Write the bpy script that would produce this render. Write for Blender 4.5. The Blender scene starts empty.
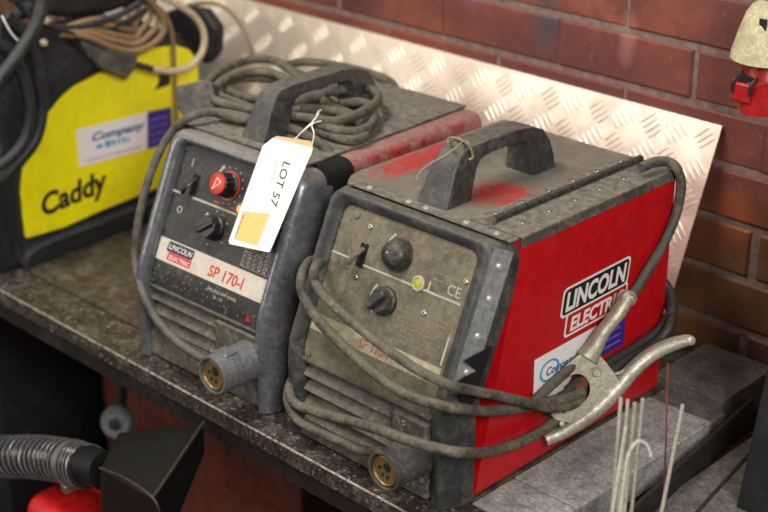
import bpy, bmesh, math, random
from mathutils import Vector, Matrix, Euler
random.seed(7)
sc = bpy.context.scene
COL = sc.collection
PI = math.pi

# ------------------------------------------------------------------ camera
F, YAW, PITCH, ROLL = 1474.357, .775, .419, .001
CAM = Vector((1.283, -1.104, .991))
_f = Vector((-math.sin(YAW)*math.cos(PITCH), math.cos(YAW)*math.cos(PITCH), -math.sin(PITCH)))
_r = Vector((math.cos(YAW), math.sin(YAW), 0)); _u = _r.cross(_f)
c_, s_ = math.cos(ROLL), math.sin(ROLL)
_r, _u = c_*_r + s_*_u, -s_*_r + c_*_u
cd = bpy.data.cameras.new('camera'); cam = bpy.data.objects.new('camera', cd); COL.objects.link(cam)
m = Matrix((_r, _u, -_f)).transposed().to_4x4(); m.translation = CAM
cam.matrix_world = m
cd.sensor_width = 36; cd.lens = 36*F/768; cd.clip_start = .05
cd.dof.use_dof = True; cd.dof.focus_distance = 1.83; cd.dof.aperture_fstop = 3.2
sc.camera = cam

def ray(px, py): return _f + _r*((px-384)/F) - _u*((py-256)/F)
def P(px, py, ax, val):
    d = ray(px, py); t = (val - CAM[ax]) / d[ax]
    return CAM + d*t
def PP(px, py, pt, n):            # meet any plane
    d = ray(px, py); n = Vector(n); t = ((Vector(pt)-CAM).dot(n)) / d.dot(n)
    return CAM + d*t
def path(L): return [P(*q) for q in L]

# ------------------------------------------------------------------ materials
def lin(c):
    c = c/255.
    return c/12.92 if c <= .04045 else ((c+.055)/1.055)**2.4
def rgb(*c): return (lin(c[0]), lin(c[1]), lin(c[2]), 1)
class Nt:
    def __init__(s, name):
        s.m = bpy.data.materials.new(name); s.m.use_nodes = True; s.t = s.m.node_tree
        s.b = s.t.nodes['Principled BSDF']; s.tc = s.n('ShaderNodeTexCoord')
    def n(s, k, **kw):
        o = s.t.nodes.new(k)
        for a, v in kw.items(): setattr(o, a, v)
        return o
    def l(s, a, b): s.t.links.new(a, b)
    def noise(s, scale, detail=6, rough=.6, coord='Object', dist=0, stretch=None):
        o = s.n('ShaderNodeTexNoise'); o.inputs['Scale'].default_value = scale
        o.inputs['Detail'].default_value = detail; o.inputs['Roughness'].default_value = rough
        o.inputs['Distortion'].default_value = dist
        src = s.tc.outputs[coord]
        if stretch:
            mp = s.n('ShaderNodeMapping'); mp.inputs['Scale'].default_value = stretch; s.l(src, mp.inputs[0]); src = mp.outputs[0]
        s.l(src, o.inputs['Vector']); return o.outputs['Fac']
    def ramp(s, src, a, b, c0=0, c1=1):
        o = s.n('ShaderNodeMapRange'); o.inputs[1].default_value = a; o.inputs[2].default_value = b
        o.inputs[3].default_value = c0; o.inputs[4].default_value = c1; s.l(src, o.inputs[0]); return o.outputs[0]
    def mul(s, a, b, op='MULTIPLY'):
        o = s.n('ShaderNodeMath', operation=op, use_clamp=True)
        for i, v in enumerate((a, b)):
            if isinstance(v, (int, float)): o.inputs[i].default_value = v
            else: s.l(v, o.inputs[i])
        return o.outputs[0]
    def mix(s, fac, a, b):
        o = s.n('ShaderNodeMix', data_type='RGBA')
        for i, v in ((0, fac), (6, a), (7, b)):
            if isinstance(v, (int, float)): o.inputs[i].default_value = v
            elif isinstance(v, tuple): o.inputs[i].default_value = v
            else: s.l(v, o.inputs[i])
        return o.outputs[2]
    def up(s, a=.3, b=.9):
        g = s.n('ShaderNodeNewGeometry'); x = s.n('ShaderNodeSeparateXYZ'); s.l(g.outputs['Normal'], x.inputs[0])
        return s.ramp(x.outputs[2], a, b)
    def set(s, col, rough=.6, metal=0, spec=None):
        for k, v in (('Base Color', col), ('Roughness', rough), ('Metallic', metal)):
            if isinstance(v, (int, float, tuple)): s.b.inputs[k].default_value = v
            else: s.l(v, s.b.inputs[k])
        if spec is not None: s.b.inputs['Specular IOR Level'].default_value = spec
    def bump(s, src, strength=.3, dist=.001):
        o = s.n('ShaderNodeBump'); o.inputs['Strength'].default_value = strength; o.inputs['Distance'].default_value = dist
        s.l(src, o.inputs['Height']); s.l(o.outputs[0], s.b.inputs['Normal'])

M = {}
def grime(name, base, dust=(120,112,98), amt=.5, dust_up=.6, rough=.55, metal=0, scale=14, chips=None, chip_amt=.0, bump=.15, fine=120, spec=None, mottle=.25, specks=None, speck_amt=0., streak=None, con=1.):
    """base colour, dust lying on it (more on upward faces), optional paint chips and pale specks"""
    t = Nt(name)
    scale = scale*1.6; fine = fine*2.2
    n1 = t.noise(scale, 10, .72, dist=.3); n2 = t.noise(fine, 5, .75); n3 = t.noise(scale*4.5, 8, .7, dist=.5, stretch=streak)
    d = t.ramp(n1, .60-amt*.30, .72-amt*.22)
    d = t.mul(d, t.ramp(n3, .36, .60, 1-.75*con, 1))
    d = t.mul(d, t.ramp(n2, .30, .62, .55, 1))
    d = t.mul(d, min(1., amt*1.25))
    if dust_up > 0:
        upm = t.mul(t.up(.35, .95), t.ramp(n3, .32, .56, dust_up*(1-.45*con), dust_up))
        d = t.mul(d, upm, 'MAXIMUM')
    b0 = rgb(*base); dk = tuple(x*(1-mottle*1.3) for x in b0[:3])+(1,)
    col = t.mix(t.ramp(n3, .42, .58), dk, b0)
    if chips:
        cm = t.ramp(t.noise(scale*3.1, 10, .78, dist=.6), .66-chip_amt, .675-chip_amt)
        col = t.mix(cm, col, rgb(*chips))
    du = t.mix(t.ramp(n3, .40, .60), tuple(x*(1-.34*con) for x in rgb(*dust)[:3])+(1,), tuple(min(1, x*(1+.18*con)) for x in rgb(*dust)[:3])+(1,))
    du = t.mix(t.ramp(n2, .36, .5), tuple(x*(1-.5*con) for x in rgb(*dust)[:3])+(1,), du)
    col = t.mix(d, col, du)
    if specks:
        sm = t.ramp(t.noise(scale*6, 9, .7, dist=.8), .70-speck_amt, .715-speck_amt)
        col = t.mix(sm, col, rgb(*specks))
    r = t.n('ShaderNodeMix', data_type='FLOAT'); t.l(d, r.inputs[0]); r.inputs[2].default_value = rough; r.inputs[3].default_value = .88
    t.set(col, r.outputs[0], 0, spec)
    if metal:
        mm = t.n('ShaderNodeMix', data_type='FLOAT'); t.l(d, mm.inputs[0]); mm.inputs[2].default_value = metal; mm.inputs[3].default_value = 0
        t.l(mm.outputs[0], t.b.inputs['Metallic'])
    t.bump(t.mul(t.mul(n2, .5), t.mul(n3, .5), 'ADD'), min(1, bump*2.2), .001)
    M[name] = t.m; return t.m
def plain(name, base, rough=.6, metal=0, spec=None):
    t = Nt(name); t.set(rgb(*base), rough, metal, spec); M[name] = t.m; return t.m

DUST = (122,114,100)
grime('red_paint', (196,12,24), (110,56,54), .26, .0, .42, scale=9, chips=(64,18,18), chip_amt=-.035, bump=.05, mottle=.16)
grime('old_red', (160,34,38), (148,128,120), .7, .75, .5, scale=13, bump=.1, con=0.5)
grime('case_black', (38,39,42), (92,88,80), .42, .5, .42, scale=11, bump=.2, con=0.6)
grime('frame_shiny', (118,120,126), (138,130,118), .30, .85, .25, scale=15, chips=(24,24,26), chip_amt=.03, bump=.08, metal=.45, specks=(150,148,142), speck_amt=-.01, con=0.5)
grime('frame_dusty', (54,56,58), (112,106,94), .5, .72, .42, scale=14, chips=(22,22,24), chip_amt=.03, bump=.15, con=0.7)
grime('panel_black', (44,44,45), (104,100,92), .42, .1, .5, scale=22, chips=(120,115,105), chip_amt=-.05, bump=.08)
grime('panel_dusty', (86,79,65), (126,117,98), .75, .2, .7, scale=14, bump=.10, mottle=.22, con=.4)
grime('lower_plastic', (70,66,58), (134,126,108), .6, .6, .7, scale=14, bump=.15, con=0.7)
grime('lid_grey', (70,67,62), (132,125,114), .7, .8, .8, scale=12, bump=.2, con=0.8)
grime('cable_dusty', (58,56,51), (122,114,96), .7, .6, .75, scale=30, bump=.12, con=.35)
grime('cable_grey', (72,70,66), (120,113,100), .6, .6, .65, scale=30, bump=.12, con=.35)
grime('cable_dark', (38,40,44), (84,82,78), .4, .4, .5, scale=25, bump=.1, con=.35)
grime('cable_beige', (150,122,88), (120,104,84), .4, .2, .6, scale=30, bump=.05, con=.35)
grime('cable_cream', (215,200,165), (150,138,115), .35, .1, .5, scale=30, bump=.05, con=.35)
grime('yellow_paint', (252,242,10), (150,140,40), .22, .0, .45, scale=10, chips=(60,56,20), chip_amt=-.07, bump=.03, mottle=.06)
grime('caddy_black', (34,37,42), (78,80,84), .35, .35, .5, scale=12, bump=.15)
grime('rubber_black', (26,26,28), (70,68,64), .3, .3, .6, scale=15, bump=.1)
grime('knob_black', (24,24,26), (95,92,86), .3, .25, .35, scale=40, bump=.1)
grime('knob_dusty', (46,46,46), (110,104,92), .5, .4, .4, scale=40, bump=.1)
grime('knob_red', (205,55,42), (120,70,60), .2, .1, .4, scale=40, bump=.05)
grime('steel_bench', (84,74,63), (128,118,100), .5, .0, .45, scale=9, chips=(58,40,34), chip_amt=.05, bump=.35, metal=.2, mottle=.45, fine=90, specks=(176,168,152), speck_amt=.05, con=0.8)
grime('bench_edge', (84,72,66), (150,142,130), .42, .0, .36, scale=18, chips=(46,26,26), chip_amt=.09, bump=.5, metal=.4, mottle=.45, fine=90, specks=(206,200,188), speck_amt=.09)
grime('worn_edge_glint', (190,182,168), (110,98,88), .6, .0, .3, scale=26, chips=(70,56,50), chip_amt=.12, bump=.3, metal=.4)
grime('dark_steel', (48,45,42), (82,78,72), .4, .2, .5, scale=12, bump=.2, metal=.3)
grime('firebrick', (150,148,146), (200,198,196), .7, .0, .95, scale=30, bump=.5, fine=260, mottle=.25, con=.7)
grime('firebrick_dark', (92,89,84), (136,132,124), .6, .0, .95, scale=30, bump=.5, fine=260, mottle=.3, con=.7)  # darker copy; on the back bricks it paints in their shade
grime('connector_metal', (138,140,144), (96,92,84), .4, .0, .34, scale=22, bump=.12, metal=.5, con=.6)
grime('connector_dark', (64,64,66), (112,106,96), .5, .5, .6, scale=22, bump=.15)
grime('brass', (150,122,74), (92,76,50), .45, .0, .4, scale=60, bump=.1, metal=.6)
grime('clamp_metal', (190,182,162), (112,102,84), .5, .0, .4, scale=40, bump=.4, metal=.55, fine=160)
grime('clamp_handle', (196,190,176), (124,114,98), .45, .0, .40, scale=30, bump=.3, metal=.5, con=.7)
grime('rust', (124,66,50), (60,40,34), .5, .0, .9, scale=60, bump=.4)
grime('rod_grey', (168,162,150), (118,110,98), .4, .0, .6, scale=40, bump=.1, con=.35)
grime('rod_pale', (196,190,176), (128,120,108), .35, .0, .55, scale=40, bump=.1, metal=.2, con=.35)
grime('sheet_black', (36,37,40), (66,66,66), .35, .0, .5, scale=8, bump=.1)
grime('socket_cream', (206,198,160), (120,110,84), .45, .0, .6, scale=28, chips=(50,46,36), chip_amt=-.01, bump=.2)
grime('socket_red', (172,26,28), (110,40,36), .3, .0, .35, scale=28, bump=.1)
grime('plate_alu', (236,220,202), (196,184,168), .35, .0, .36, scale=6, bump=.04, metal=.62, mottle=.06, con=.4)
grime('nozzle_black', (9,9,10), (34,32,30), .25, .05, .5, scale=14, bump=.1)
grime('nozzle_side', (58,42,42), (90,76,72), .4, .2, .5, scale=14, bump=.1)
grime('machine_red', (205,22,24), (120,40,36), .15, .1, .4, scale=8, bump=.03)
grime('string_dirty', (158,146,120), (110,100,80), .4, .2, .9, scale=60, bump=.1)
grime('steel_screw', (170,168,160), (100,94,84), .3, .0, .35, scale=60, bump=.1, metal=.8)
grime('panel_brown', (118,54,34), (80,46,36), .4, .0, .8, scale=6, bump=.1, mottle=.35)
grime('wheel_grey', (120,126,128), (90,90,88), .3, .0, .6, scale=20, bump=.05)
grime('strip_metal', (150,152,154), (120,116,108), .3, .0, .4, scale=20, bump=.08, metal=.3, con=.4)
grime('rivet_bright', (214,210,200), (130,124,112), .25, .0, .35, scale=60, bump=.1, metal=.5)
grime('floor_dirt', (60,56,52), (88,82,76), .4, .0, .8, scale=4, bump=.2)
grime('tube_steel', (70,70,72), (100,98,92), .3, .0, .4, scale=14, bump=.1, metal=.6)
plain('void_black', (8,8,8), .9)
plain('white_card', (245,243,238), .7)
plain('buff_card', (214,178,132), .8)
plain('amber_print', (234,198,124), .7)
plain('ink_black', (26,25,27), .6)
plain('ink_grey', (150,150,150), .7)
plain('ink_red', (190,35,40), .5)
plain('ink_blue', (60,90,150), .6)
plain('ink_cyan', (70,165,200), .6)
plain('ink_purple', (55,40,140), .5)
plain('ink_lilac', (130,120,200), .5)
plain('logo_black', (28,28,30), .45)
plain('logo_white', (235,232,228), .5)
plain('logo_red', (200,30,34), .45)
plain('string_white', (236,232,224), .8)
plain('faded_red', (150,80,68), .7)
grime('strip_cream', (208,198,184), (150,138,120), .35, .0, .6, scale=24, bump=.05, mottle=.1)
grime('strip_dirty', (182,170,142), (104,94,74), .65, .0, .7, scale=24, bump=.05)
grime('mark_pale', (190,182,165), (120,112,96), .4, .0, .7, scale=60, bump=.02)
grime('mark_dull', (142,132,112), (110,101,82), .6, .0, .8, scale=60, bump=.02)
grime('lamp_yellow', (176,176,60), (110,104,50), .3, .0, .3, scale=60, bump=.02)
grime('sticker_white', (244,240,242), (214,206,208), .2, .0, .5, scale=30, bump=.01, mottle=.05)

# lid of the second welder: dust with red paint worn through
t = Nt('lid_worn')
n1 = t.noise(26, 10, .75, dist=.5); n2 = t.noise(260, 4, .7)
dustc = t.mix(t.ramp(n1, .35, .65), rgb(88,82,74), rgb(140,132,119))
dustc = t.mix(t.ramp(n2, .3, .7), dustc, rgb(112,104,92))
def spot(cx, cy, sx, sy, thr=.5):
    mp = t.n('ShaderNodeMapping'); mp.inputs['Location'].default_value = (-cx/sx, -cy/sy, 0); mp.inputs['Scale'].default_value = (1/sx, 1/sy, 0)
    t.l(t.tc.outputs['Object'], mp.inputs[0])
    v = t.n('ShaderNodeVectorMath', operation='LENGTH'); t.l(mp.outputs[0], v.inputs[0])
    a = t.ramp(v.outputs['Value'], 1.0, 0.2)
    return a
sp = t.mul(spot(.185,.205,.055,.055), spot(.235,.30,.03,.035), 'MAXIMUM')
sp = t.mul(sp, spot(.03,.24,.035,.14), 'MAXIMUM')
msk = t.mul(t.ramp(sp, .02, .5), t.ramp(t.mul(t.noise(34, 12, .82, dist=.6, stretch=(1,.5,1)), t.mul(sp, .12), 'ADD'), .47, .60))
t.set(t.mix(t.mul(msk, .85), dustc, rgb(176,36,40)), .85)
t.bump(n2, .2, .001); M['lid_worn'] = t.m

# clear cable hose with wire helix is built below; brick wall colours
def brick_material():
    t = Nt('brick')
    at = t.n('ShaderNodeAttribute', attribute_name='tone')
    n = t.noise(11, 10, .7, dist=.4); n2 = t.noise(90, 6, .75)
    col = t.mix(t.ramp(at.outputs['Fac'], 0, 1), rgb(126,66,52), rgb(142,80,62))
    col = t.mix(t.ramp(n, .42, .62), col, rgb(106,56,48))
    col = t.mix(t.mul(t.ramp(t.noise(2.2, 6, .6), .55, .68), .55), col, rgb(86,44,54))
    # lower bricks coloured a darker brown, shade painted in
    sx = t.n('ShaderNodeSeparateXYZ'); t.l(t.tc.outputs['Object'], sx.inputs[0])
    hz = t.mul(t.ramp(t.mul(sx.outputs[2], t.mul(n, .12), 'ADD'), .31, .25), .8)
    col = t.mix(hz, col, t.mix(t.ramp(t.noise(9, 6, .6), .4, .65), rgb(84,58,36), rgb(128,84,50)))
    col = t.mix(t.mul(t.ramp(n2, .6, .75), .5), col, rgb(170,150,134))
    def stain(cx, cz, sx_, sz_, c, amt):
        nonlocal col
        mp = t.n('ShaderNodeMapping'); mp.inputs['Location'].default_value = (-cx/sx_, 0, -cz/sz_); mp.inputs['Scale'].default_value = (1/sx_, 0, 1/sz_)
        t.l(t.tc.outputs['Object'], mp.inputs[0])
        v = t.n('ShaderNodeVectorMath', operation='LENGTH'); t.l(mp.outputs[0], v.inputs[0])
        a = t.ramp(t.mul(t.ramp(v.outputs['Value'], 1.1, .1), t.ramp(t.noise(14, 7, .7), .3, .6, .35, 1)), .12, .6, 0, amt)
        col = t.mix(a, col, rgb(*c))
    stain(-.46, .43, .20, .10, (70,34,48), .85)
    stain(-.05, .42, .035, .09, (66,66,72), .7)
    stain(-.20, .46, .05, .06, (120,84,110), .5)
    stain(.10, .42, .02, .05, (168,120,104), .5)
    stain(.30, .20, .05, .06, (160,84,44), .6)
    t.set(col, t.ramp(n2, .3, .7, .5, .8)); t.bump(n2, .4, .002); M['brick'] = t.m
    t = Nt('mortar')
    n2 = t.noise(80, 6, .7)
    t.set(t.mix(t.ramp(n2, .3, .7), rgb(100,76,70), rgb(142,120,112)), .9); t.bump(n2, .6, .002); M['mortar'] = t.m
brick_material()

# ------------------------------------------------------------------ mesh helpers
def NB(): return bmesh.new()
def obj(name, bm, mats, parent=None, smooth=True, bev=0, seg=2, ang=35, sub=0):
    me = bpy.data.meshes.new(name)
    bmesh.ops.recalc_face_normals(bm, faces=bm.faces)
    bm.to_mesh(me); bm.free()
    if isinstance(mats, str): mats = [mats]
    for k in mats: me.materials.append(M[k])
    if smooth:
        me.polygons.foreach_set('use_smooth', [True]*len(me.polygons))
        try: me.set_sharp_from_angle(angle=math.radians(ang))
        except Exception: pass
    o = bpy.data.objects.new(name, me); COL.objects.link(o)
    if parent is not None: o.parent = parent
    if bev:
        b = o.modifiers.new('bevel', 'BEVEL'); b.width = bev; b.segments = seg; b.limit_method = 'ANGLE'; b.angle_limit = math.radians(40)
        b.harden_normals = False
    return o
def thing(name, label, cat, loc=(0,0,0), rot=(0,0,0), group=None):
    o = bpy.data.objects.new(name, None); COL.objects.link(o); o.location = loc; o.rotation_euler = rot
    o.empty_display_size = .05
    return tag(o, label, cat, group)
def tag(o, label=None, cat=None, group=None, kind=None):
    if label: o['label'] = label
    if cat: o['category'] = cat
    if group: o['group'] = group
    if kind: o['kind'] = kind
    return o
def struct(o): o['kind'] = 'structure'; return o
def box(bm, c, s, mi=0, rot=None):
    M4 = Matrix.Translation(c) @ (rot.to_4x4() if rot is not None else Matrix()) @ Matrix.Diagonal((s[0], s[1], s[2], 1))
    r = bmesh.ops.create_cube(bm, size=1, matrix=M4)
    for f in {f for v in r['verts'] for f in v.link_faces}: f.material_index = mi
    return r['verts']
def box2(bm, a, b, mi=0): return box(bm, [(x+y)/2 for x, y in zip(a, b)], [abs(y-x) for x, y in zip(a, b)], mi)
def prism(bm, pts, off, mi=0):
    """pts: planar loop of 3D points, off: extrusion vector"""
    off = Vector(off); a = [bm.verts.new(p) for p in pts]; b = [bm.verts.new(Vector(p)+off) for p in pts]
    n = len(pts); fs = [bm.faces.new(a[::-1]), bm.faces.new(b)]
    for i in range(n): fs.append(bm.faces.new((a[i], a[(i+1) % n], b[(i+1) % n], b[i])))
    for f in fs: f.material_index = mi
    return fs
def catmull(pts, n=8, closed=False):
    pts = [Vector(p) for p in pts]; out = []; N = len(pts)
    rng = range(N) if closed else range(N-1)
    for i in rng:
        if closed: p0, p1, p2, p3 = pts[(i-1) % N], pts[i], pts[(i+1) % N], pts[(i+2) % N]
        else:
            p1, p2 = pts[i], pts[i+1]; p0 = pts[i-1] if i else p1*2-p2; p3 = pts[i+2] if i+2 < N else p2*2-p1
        for k in range(n):
            t = k/n
            out.append(.5*((2*p1)+(p2-p0)*t+(2*p0-5*p1+4*p2-p3)*t*t+(3*p1-p0-3*p2+p3)*t**3))
    if not closed: out.append(pts[-1])
    return out
def tube(bm, pts, r, sides=10, mi=0, closed=False, rads=None, flat=1.0):
    pts = [Vector(p) for p in pts]; N = len(pts); rings = []; ref = None
    for i, p in enumerate(pts):
        if closed: tg = pts[(i+1) % N]-pts[i-1]
        else: tg = pts[min(i+1, N-1)]-pts[max(i-1, 0)]
        tg.normalize()
        if ref is None:
            ref = tg.cross(Vector((0,0,1)));
            if ref.length < 1e-3: ref = tg.cross(Vector((0,1,0)))
        ref = (ref - tg*ref.dot(tg)).normalized(); b = tg.cross(ref)
        rr = rads[i] if rads else r
        rings.append([bm.verts.new(p + ref*rr*math.cos(a) + b*rr*flat*math.sin(a)) for a in [2*PI*k/sides for k in range(sides)]])
    for i in range(N if closed else N-1):
        A, B = rings[i], rings[(i+1) % N]
        for k in range(sides):
            f = bm.faces.new((A[k], A[(k+1) % sides], B[(k+1) % sides], B[k])); f.material_index = mi
    if not closed:
        bm.faces.new(rings[0][::-1]).material_index = mi; bm.faces.new(rings[-1]).material_index = mi
def lathe(bm, prof, c, axis, sides=24, mi=0, ring_mi=None):
    """prof: (radius, height along axis)"""
    axis = Vector(axis).normalized(); x = axis.orthogonal().normalized(); y = axis.cross(x); c = Vector(c); rings = []
    for r, h in prof:
        if r < 1e-6: rings.append([bm.verts.new(c+axis*h)])
        else: rings.append([bm.verts.new(c+axis*h+(x*math.cos(2*PI*k/sides)+y*math.sin(2*PI*k/sides))*r) for k in range(sides)])
    for i in range(len(rings)-1):
        A, B = rings[i], rings[i+1]; q = ring_mi[i] if ring_mi else mi
        for k in range(sides):
            k2 = (k+1) % sides
            if len(A) == 1 and len(B) == 1: continue
            if len(A) == 1: f = bm.faces.new((A[0], B[k], B[k2]))
            elif len(B) == 1: f = bm.faces.new((A[k], B[0], A[k2]))
            else: f = bm.faces.new((A[k], B[k], B[k2], A[k2]))
            f.material_index = q
    if len(rings[0]) > 1: bm.faces.new(rings[0]).material_index = ring_mi[0] if ring_mi else mi
    if len(rings[-1]) > 1: bm.faces.new(rings[-1]).material_index = ring_mi[-1] if ring_mi else mi
def cyl(bm, c, axis, r, h, sides=20, mi=0):
    lathe(bm, [(r, 0), (r, h)], c, axis, sides, mi)
def frame(o, x, y):
    """matrix from origin and two in-plane directions (x right, y up)"""
    x = Vector(x).normalized(); z = x.cross(Vector(y)).normalized(); y = z.cross(x)
    m = Matrix((x, y, z)).transposed().to_4x4(); m.translation = Vector(o); return m
def text(bm, s, size, mat, mi=0, shear=0, bold=0, ext=.0002, sx=1., align='LEFT', space=1.):
    cu = bpy.data.curves.new('t', 'FONT'); cu.body = s; cu.size = size; cu.shear = shear; cu.offset = bold; cu.extrude = ext
    cu.align_x = align; cu.resolution_u = 3; cu.space_character = space
    o = bpy.data.objects.new('t', cu); COL.objects.link(o)
    bpy.context.view_layer.update()
    me = bpy.data.meshes.new_from_object(o.evaluated_get(bpy.context.evaluated_depsgraph_get()))
    me.transform(mat @ Matrix.Diagonal((sx, 1, 1, 1)))
    for p in me.polygons: p.material_index = mi
    n0 = len(bm.faces); bm.from_mesh(me); bm.faces.ensure_lookup_table()
    for f in bm.faces[n0:]: f.material_index = mi
    bpy.data.objects.remove(o); bpy.data.curves.remove(cu); bpy.data.meshes.remove(me)
def scrib(bm, m4, w, h, mi=0):
    """a line of print too small to read: broken little strokes"""
    x = 0
    while x < w:
        q = random.uniform(.35, 1.1)*h; y0 = random.uniform(0, .15)*h; y1 = h*random.uniform(.6, .9)
        prism(bm, [m4 @ Vector(v) for v in ((x,y0,0),(min(w, x+q),y0,0),(min(w, x+q),y1,0),(x,y1,0))], m4.to_3x3() @ Vector((0,0,.0002)), mi)
        x += q+random.uniform(.12,.5)*h
def rrect(x0, y0, x1, y1, r, n=5):
    out = []
    for cx, cy, a0 in ((x1-r, y1-r, 0), (x0+r, y1-r, 90), (x0+r, y0+r, 180), (x1-r, y0+r, 270)):
        for k in range(n+1):
            a = math.radians(a0+90*k/n); out.append((cx+r*math.cos(a), cy+r*math.sin(a)))
    return out

# ------------------------------------------------------------------ the setting
# back wall of bricks
YW = .60
def build_wall():
    bm = NB(); lay = bm.loops.layers.color.new('tone')
    L, H, J = .237, .079, .010; x_ref = .216; z0 = .035
    for k in range(-11, 12):
        zb = z0+k*H+J/2; zt = zb+H-J
        for i in range(-9, 7):
            x0 = x_ref + i*L + (L/2 if k % 2 else 0) + .0025 + random.uniform(-.006,.006); x1 = x0+L-.005
            yj = YW+random.uniform(-.001,.0015); c = .003
            f0 = [(x0, YW+.012, zb), (x1, YW+.012, zb), (x1, YW+.012, zt), (x0, YW+.012, zt)]
            f1 = [(x0, yj+c, zb), (x1, yj+c, zb), (x1, yj+c, zt), (x0, yj+c, zt)]
            f2 = [(x0+c, yj, zb+c), (x1-c, yj, zb+c), (x1-c, yj, zt-c), (x0+c, yj, zt-c)]
            r = [[bm.verts.new(p) for p in q] for q in (f0, f1, f2)]
            fs = [bm.faces.new(r[2])]
            for a, b in ((0,1),(1,2)):
                for j in range(4): fs.append(bm.faces.new((r[a][j], r[a][(j+1)%4], r[b][(j+1)%4], r[b][j])))
            tone = random.random()
            for f in fs:
                for lp in f.loops: lp[lay] = (tone, tone, tone, 1)
    fs0 = len(bm.faces)
    box2(bm, (-2.0, YW+.0035, -.85), (1.75, YW+.12, .98), 1)
    struct(obj('wall_back', bm, ['brick', 'mortar'], smooth=False))
build_wall()
bm = NB(); box2(bm, (-2.2, -2.2, -.89), (2.0, .72, -.85)); struct(obj('floor', bm, 'floor_dirt', smooth=False))

# ------------------------------------------------------------------ workbench
YF = -.031
bench = thing('workbench', 'worn steel workbench carrying the welding machines, paint-spattered front edge', 'workbench')
bm = NB(); box2(bm, (-1.3, .044, -.012), (.309, .575, 0)); obj('tabletop', bm, 'steel_bench', bench, bev=.0015)
bm = NB()
prism(bm, [(-1.3, YF, 0), (-1.3, .039, 0), (-1.3, .039, -.006), (-1.3, YF+.006, -.006), (-1.3, YF+.006, -.026), (-1.3, YF, -.026)], (1.77, 0, 0))
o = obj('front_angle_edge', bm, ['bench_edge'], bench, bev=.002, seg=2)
o['label'] = 'chipped front edge of the bench spattered with paint'
bm = NB(); tube(bm, [Vector((-1.3+1.76*i/60, YF+.0012+random.uniform(-.0003,.0003), -.0012)) for i in range(61)], .0017, 8); obj('worn_edge_glint', bm, 'worn_edge_glint', bench)['label'] = 'bright line painted as the highlight along the worn bench edge'  # highlight along the worn arris, put in as a pale strip
bm = NB(); box2(bm, (-1.3, .039, -.016), (.309, .045, -.004)); obj('seam_strip', bm, 'dark_steel', bench)
bm = NB(); box2(bm, (-1.3, -.02, -.06), (.30, .57, -.0265)); obj('under_frame', bm, 'dark_steel', bench)
for x, y in ((.25, .02), (-1.25, .02), (.25, .53), (-1.25, .53)):
    bm = NB(); box2(bm, (x-.02, y-.02, -.85), (x+.02, y+.02, -.055)); obj('leg', bm, 'dark_steel', bench, bev=.002)
bm = NB(); a, b = P(105,400,1,.30), P(300,480,1,.30); box2(bm, (a.x, .30, -.85), (b.x, .306, -.061)); o = obj('lower_panel', bm, 'panel_brown', bench); o['label'] = 'orange-brown panel added in place of the lit wall under the bench'  # panel added to stand in for the lit wall below the bench
# right-hand end: bar, ledge
bm = NB(); a, b = P(632,511,2,0), P(748,404,2,0)
d = (b-a).normalized(); a2 = a - d*.30; b2 = b + d*.02; nrm = Vector((0,0,1)).cross(d)
prism(bm, [a2, b2, b2+nrm*.006, a2+nrm*.006], (0,0,-.045)); obj('side_bar', bm, 'dark_steel', bench, bev=.001)
bm = NB(); box2(bm, (.305, YF+.008, -.060), (.412, .57, -.045)); obj('brick_tray', bm, 'dark_steel', bench)
bm = NB(); box2(bm, (.44, -.12, -.06), (1.0, .575, -.034)); o = obj('end_shelf', bm, 'firebrick_dark', bench, bev=.002)
bm = NB()
a, b = P(640,540,2,-.034), P(751,429,2,-.034)
prism(bm, [a+Vector((.03,0,0)), b+Vector((.022,0,0)), b+Vector((.026,0,0)), a+Vector((.034,0,0))], (0,0,.002)); obj('shelf_ridge', bm, 'dark_steel', bench)

# fire bricks lying in the tray
def firebrick(x0, y0, x1, y1, z0, z1, mat, label):
    bm = NB(); box2(bm, (x0, y0, z0), (x1, y1, z1))
    bmesh.ops.subdivide_edges(bm, edges=bm.edges, cuts=6, use_grid_fill=True)
    for v in bm.verts: v.co += Vector((random.uniform(-1,1),random.uniform(-1,1),random.uniform(-1,1)))*.0006
    o = obj('firebrick', bm, mat, bev=.0015); tag(o, label, 'brick', 'firebricks beside the red welder')
firebrick(.3105, -.018, .409, .118, -.044, -.001, 'firebrick', 'pale grey firebrick nearest the bench front, beside the red welder')
firebrick(.3105, .121, .409, .405, -.044, -.001, 'firebrick', 'long grey firebrick in the middle, under the crocodile clamp')
firebrick(.290, .445, .402, .575, -.044, .012, 'firebrick_dark', 'raised firebrick toned dark for shade at the back against the brick wall')
firebrick(.3105, .408, .409, .443, -.044, -.004, 'firebrick_dark', 'narrow firebrick strip toned dark for shade in front of the raised back brick')

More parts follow.
